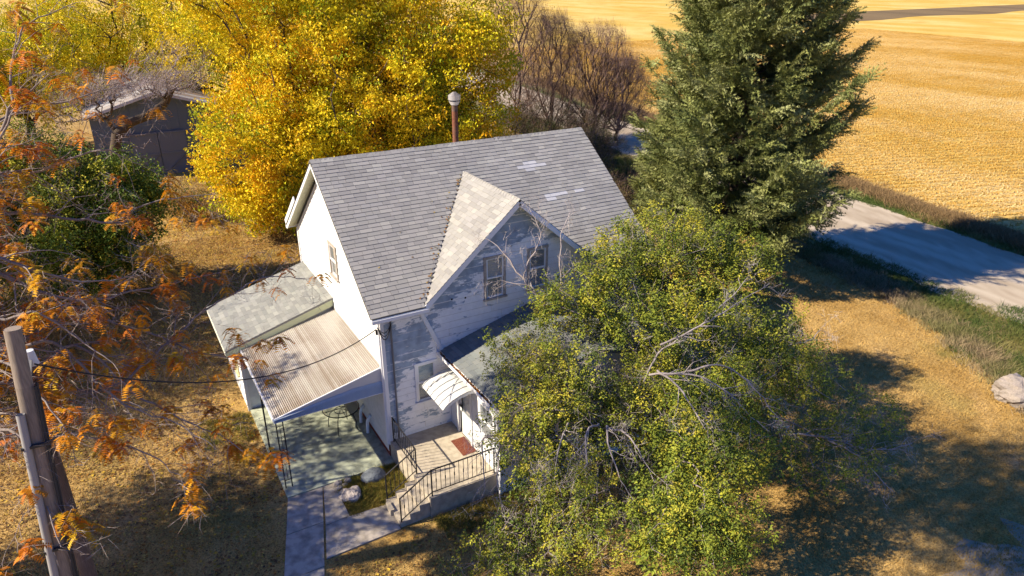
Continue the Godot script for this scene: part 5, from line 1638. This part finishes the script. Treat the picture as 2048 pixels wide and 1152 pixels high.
func in_house(x: float, z: float) -> bool:
	return (x > 0.2 and x < 9.2 and z > -4.1 and z < 4.1) or (x > 0.25 and x < 7.6 and z > 3.9 and z < 7.1) or (x > -2.75 and x < 0.4 and z > -3.7 and z < 4.3) or (z > 4.2 and z < 9.3 and x > -2.75 - (z - 4.3) * 0.26 and x < -1.66 - (z - 4.3) * 0.28) or (z > 4.2 and z < 5.8 and x > -1.9 and x < -1.42) or (z > 5.7 and z < 6.9 and x > -2.5 and x < 0.45)

func cover() -> void:
	rng.seed = 500
	var gm := leaf_mat(0.3)
	gm.roughness = 0.9
	# mown lawn: squares of turf laid side by side, small tufts along the edges
	var turf := [turf_patch(0.5, 200, 0.055, 0.9, 0.009), turf_patch(0.5, 200, 0.05, 1.1, 0.009), turf_patch(0.5, 180, 0.07, 0.8, 0.009)]
	var tuft := blade_clump(16, 0.14, 0.045, 0.9, 0.006)
	var sets := [[], [], []]
	var tints := [PackedColorArray(), PackedColorArray(), PackedColorArray()]
	var xf := []
	var cols := PackedColorArray()
	for zone in [Rect2(3, -4, 21, 21), Rect2(-11, -18, 14, 29)]:
		for i in int(zone.size.x / 0.5):
			for j in int(zone.size.y / 0.5):
				var x: float = zone.position.x + 0.5 * i + rng.randf_range(-0.05, 0.05)
				var z: float = zone.position.y + 0.5 * j + rng.randf_range(-0.05, 0.05)
				var p := Vector3(x, GROUND, z)
				if x > lawn_edge(z): continue
				var tint := lawn_paint(p) * rng.randf_range(1.05, 1.25)
				if in_house(x - 0.3, z - 0.3) or in_house(x + 0.3, z + 0.3) or in_house(x - 0.3, z + 0.3) or in_house(x + 0.3, z - 0.3) or in_house(x, z):
					for k in 8:
						var q := p + Vector3(rng.randf_range(-0.25, 0.25), 0, rng.randf_range(-0.25, 0.25))
						if in_house(q.x, q.z): continue
						xf.append(Transform3D(Basis(Vector3.UP, rng.randf() * TAU), q))
						cols.push_back(tint)
					continue
				var kind := rng.randi() % 3
				sets[kind].append(Transform3D(Basis(Vector3.UP, PI / 2 * (rng.randi() % 4) + rng.randfn() * 0.1), p))
				tints[kind].push_back(tint)
	var words := ["short dry tan grass blades of the lawn", "fine dry grass blades mixed through the lawn", "slightly longer dry grass blades of the lawn"]
	for k in 3:
		tag(many(self, numbered("lawn_grass"), turf[k], gm, sets[k], tints[k]), words[k], "grass", "", "stuff")
	tag(many(self, "edge_grass", tuft, gm, xf, cols), "dry grass tufts along the paving and house walls", "grass", "", "stuff")
	# tall dry weeds: along the lawn edge, along the field bank
	var tall := blade_clump(34, 0.32, 0.27, 0.8, 0.011)
	xf = []
	cols = PackedColorArray()
	for i in 2200:
		var z := rng.randf_range(-16, 17)
		var x := lawn_edge(z) + 0.55 + rng.randfn() * 0.42
		xf.append(Transform3D(Basis(Vector3.UP, rng.randf() * TAU).scaled(Vector3.ONE * rng.randf_range(0.5, 1.15)), Vector3(x, GROUND - 0.01, z)))
		cols.push_back(Color(0.34, 0.25, 0.15).lerp(Color(0.16, 0.17, 0.05), clampf(fbm(Vector3(x, 0, z), 0.6) + 0.4, 0, 1)) * rng.randf_range(0.7, 1.2))
	tag(many(self, "roadside_weeds", tall, gm, xf, cols), "tall dry weeds growing along the edge of the lawn", "weeds", "", "stuff")
	xf = []
	cols = PackedColorArray()
	for i in 5200:
		var z := rng.randf_range(-60, 14)
		var x := far_edge(z) + 1.9 - 0.03 * z + rng.randfn() * 0.5
		xf.append(Transform3D(Basis(Vector3.UP, rng.randf() * TAU).scaled(Vector3.ONE * rng.randf_range(0.7, 1.6)), Vector3(x, GROUND - 0.01, z)))
		cols.push_back(Color(0.30, 0.19, 0.09).lerp(Color(0.20, 0.14, 0.07), rng.randf()))
	tag(many(self, "field_weeds", tall, gm, xf, cols), "brown dead weeds along the field side of the road", "weeds", "", "stuff")
	# green roadside grass on both sides of the road
	var green := blade_clump(26, 0.22, 0.2, 0.8, 0.012)
	var rough := turf_patch(0.9, 300, 0.2, 0.8, 0.012)
	xf = []
	cols = PackedColorArray()
	for j in 70:
		var z := -40.0 + 0.85 * j
		for side in 2:
			var x0 := lawn_edge(z) + 0.6 if side == 0 else far_edge(z) + 0.4
			var x1 := far_edge(z) - 7.85 if side == 0 else far_edge(z) + 1.4
			var n := maxi(1, int(ceil((x1 - x0) / 0.7)) + 1)
			for i in n:
				var p := Vector3(x0 + 0.7 * i + rng.randfn() * 0.12, GROUND, z + rng.randfn() * 0.1)
				xf.append(Transform3D(Basis(Vector3.UP, rng.randf() * TAU).scaled(Vector3(1, rng.randf_range(0.6, 1.2), 1)), p))
				cols.push_back(Color(0.065, 0.10, 0.022).lerp(Color(0.24, 0.20, 0.06), clampf(fbm(p, 0.5) + 0.2 + rng.randfn() * 0.15, 0, 1)))
	tag(many(self, "roadside_grass", rough, gm, xf, cols), "green grass growing in the ditch beside the road", "grass", "", "stuff")
	# bed by the patio and rough grass at the stoop
	xf = []
	cols = PackedColorArray()
	for i in 1500:
		var p := Vector3(rng.randf_range(-1.35, 0.3), GROUND, rng.randf_range(4.35, 5.75))
		if i % 3 == 0: p = Vector3(rng.randf_range(0.4, 3.2), GROUND, 6.95 + absf(rng.randfn()) * 0.35)
		if i % 7 == 0: p = Vector3(rng.randf_range(-4.2, -2.75), GROUND, rng.randf_range(-0.5, 1.2))
		xf.append(Transform3D(Basis(Vector3.UP, rng.randf() * TAU).scaled(Vector3.ONE * rng.randf_range(0.25, 0.75)), p))
		cols.push_back(Color(0.10, 0.13, 0.02).lerp(Color(0.33, 0.23, 0.05), rng.randf()))
	tag(many(self, "bed_grass", green, gm, xf, cols), "green and yellow grass tufts in the bed by the patio", "grass", "", "stuff")
	# fallen leaves
	var lf := leaf_clump(5, 0.35, 0.09, 0.06, 0.05, 0.02)
	xf = []
	cols = PackedColorArray()
	while xf.size() < 24000:
		var x := rng.randf_range(-11, 3)
		var z := rng.randf_range(-32, 9)
		if rng.randf() < 0.25: x = rng.randf_range(-12, 16); z = rng.randf_range(-34, -6)
		if in_house(x, z) and rng.randf() < 0.97: continue
		if z > -4 and rng.randf() < 0.55: continue
		if in_house(x, z): continue
		xf.append(Transform3D(Basis(Vector3.UP, rng.randf() * TAU).scaled(Vector3.ONE * rng.randf_range(0.6, 1.2)), Vector3(x, GROUND + 0.02, z)))
		cols.push_back([Color(0.50, 0.33, 0.04), Color(0.40, 0.19, 0.04), Color(0.22, 0.11, 0.04), Color(0.50, 0.36, 0.09), Color(0.16, 0.09, 0.045)][rng.randi() % 5] * rng.randf_range(0.7, 1.2))
	tag(many(self, "fallen_leaves", lf, gm, xf, cols), "fallen yellow and brown leaves on the back yard grass", "leaves", "", "stuff")
	# straw and stubble on the field, in squares laid side by side
	xf = []
	cols = PackedColorArray()
	var straw := Builder.new()
	for i in 340:
		var a := rng.randf() * TAU
		var p := Vector3(rng.randf_range(-1.3, 1.3), rng.randf() * 0.06, rng.randf_range(-1.3, 1.3))
		var d := Vector3(cos(a), rng.randfn() * 0.15, sin(a)) * rng.randf_range(0.15, 0.42)
		var s := Vector3(-sin(a), 0, cos(a)) * rng.randf_range(0.014, 0.03)
		straw.col = Color(1, 1, 1) * rng.randf_range(0.55, 1.3)
		straw.quad(p - s, p + s, p + d + s, p + d - s)
	for r in 3:          # broken stalks still standing in their rows
		for i in 60:
			var p := Vector3(-1.3 + 2.6 * i / 60.0 + rng.randfn() * 0.02, 0, -0.8 + 0.8 * r + rng.randfn() * 0.03)
			var hgt := rng.randf_range(0.06, 0.2)
			straw.col = Color(0.85, 0.72, 0.5) * rng.randf_range(0.5, 1.1)
			var e := Vector3(rng.randfn() * 0.05, hgt, rng.randfn() * 0.05)
			straw.quad(p - Vector3(0.014, 0, 0.01), p + Vector3(0.014, 0, 0.01), p + e + Vector3(0.012, 0, 0.01), p + e - Vector3(0.012, 0, 0.01))
	for j in 50:
		var z := -100.0 + 2.4 * j
		for i in 48:
			var x := far_edge(z) + 3.2 - 0.05 * z + 2.4 * i
			var p := Vector3(x + rng.randfn() * 0.15, -0.335, z + rng.randfn() * 0.15)
			xf.append(Transform3D(Basis(Vector3.UP, -0.35 + PI * (rng.randi() % 2)), p))
			cols.push_back(Color(0.66, 0.445, 0.115).lerp(Color(0.82, 0.65, 0.33), clampf(fbm(p * Vector3(1, 1, 0.35), 0.06) + 0.4 + rng.randfn() * 0.10, 0, 1)))
	var fm := gm.duplicate()
	tag(many(self, "field_straw", straw.mesh(), fm, xf, cols), "straw and corn stubble littering the field", "straw", "", "stuff")

func _ready() -> void:
	wob.seed = 4
	wob.frequency = 1.0
	wob.fractal_octaves = 3
	rng.seed = 1
	stage()
	grounds()
	paving()
	house()
	print("house ", Time.get_ticks_msec())
	patio_cover()
	patio_table()
	stoop()
	door_awning()
	stones()
	downspouts()
	poles()
	shed()
	print("yard ", Time.get_ticks_msec())
	trees()
	print("trees ", Time.get_ticks_msec())
	spruce()
	apple()
	print("apple ", Time.get_ticks_msec())
	cover()
	print("cover ", Time.get_ticks_msec())
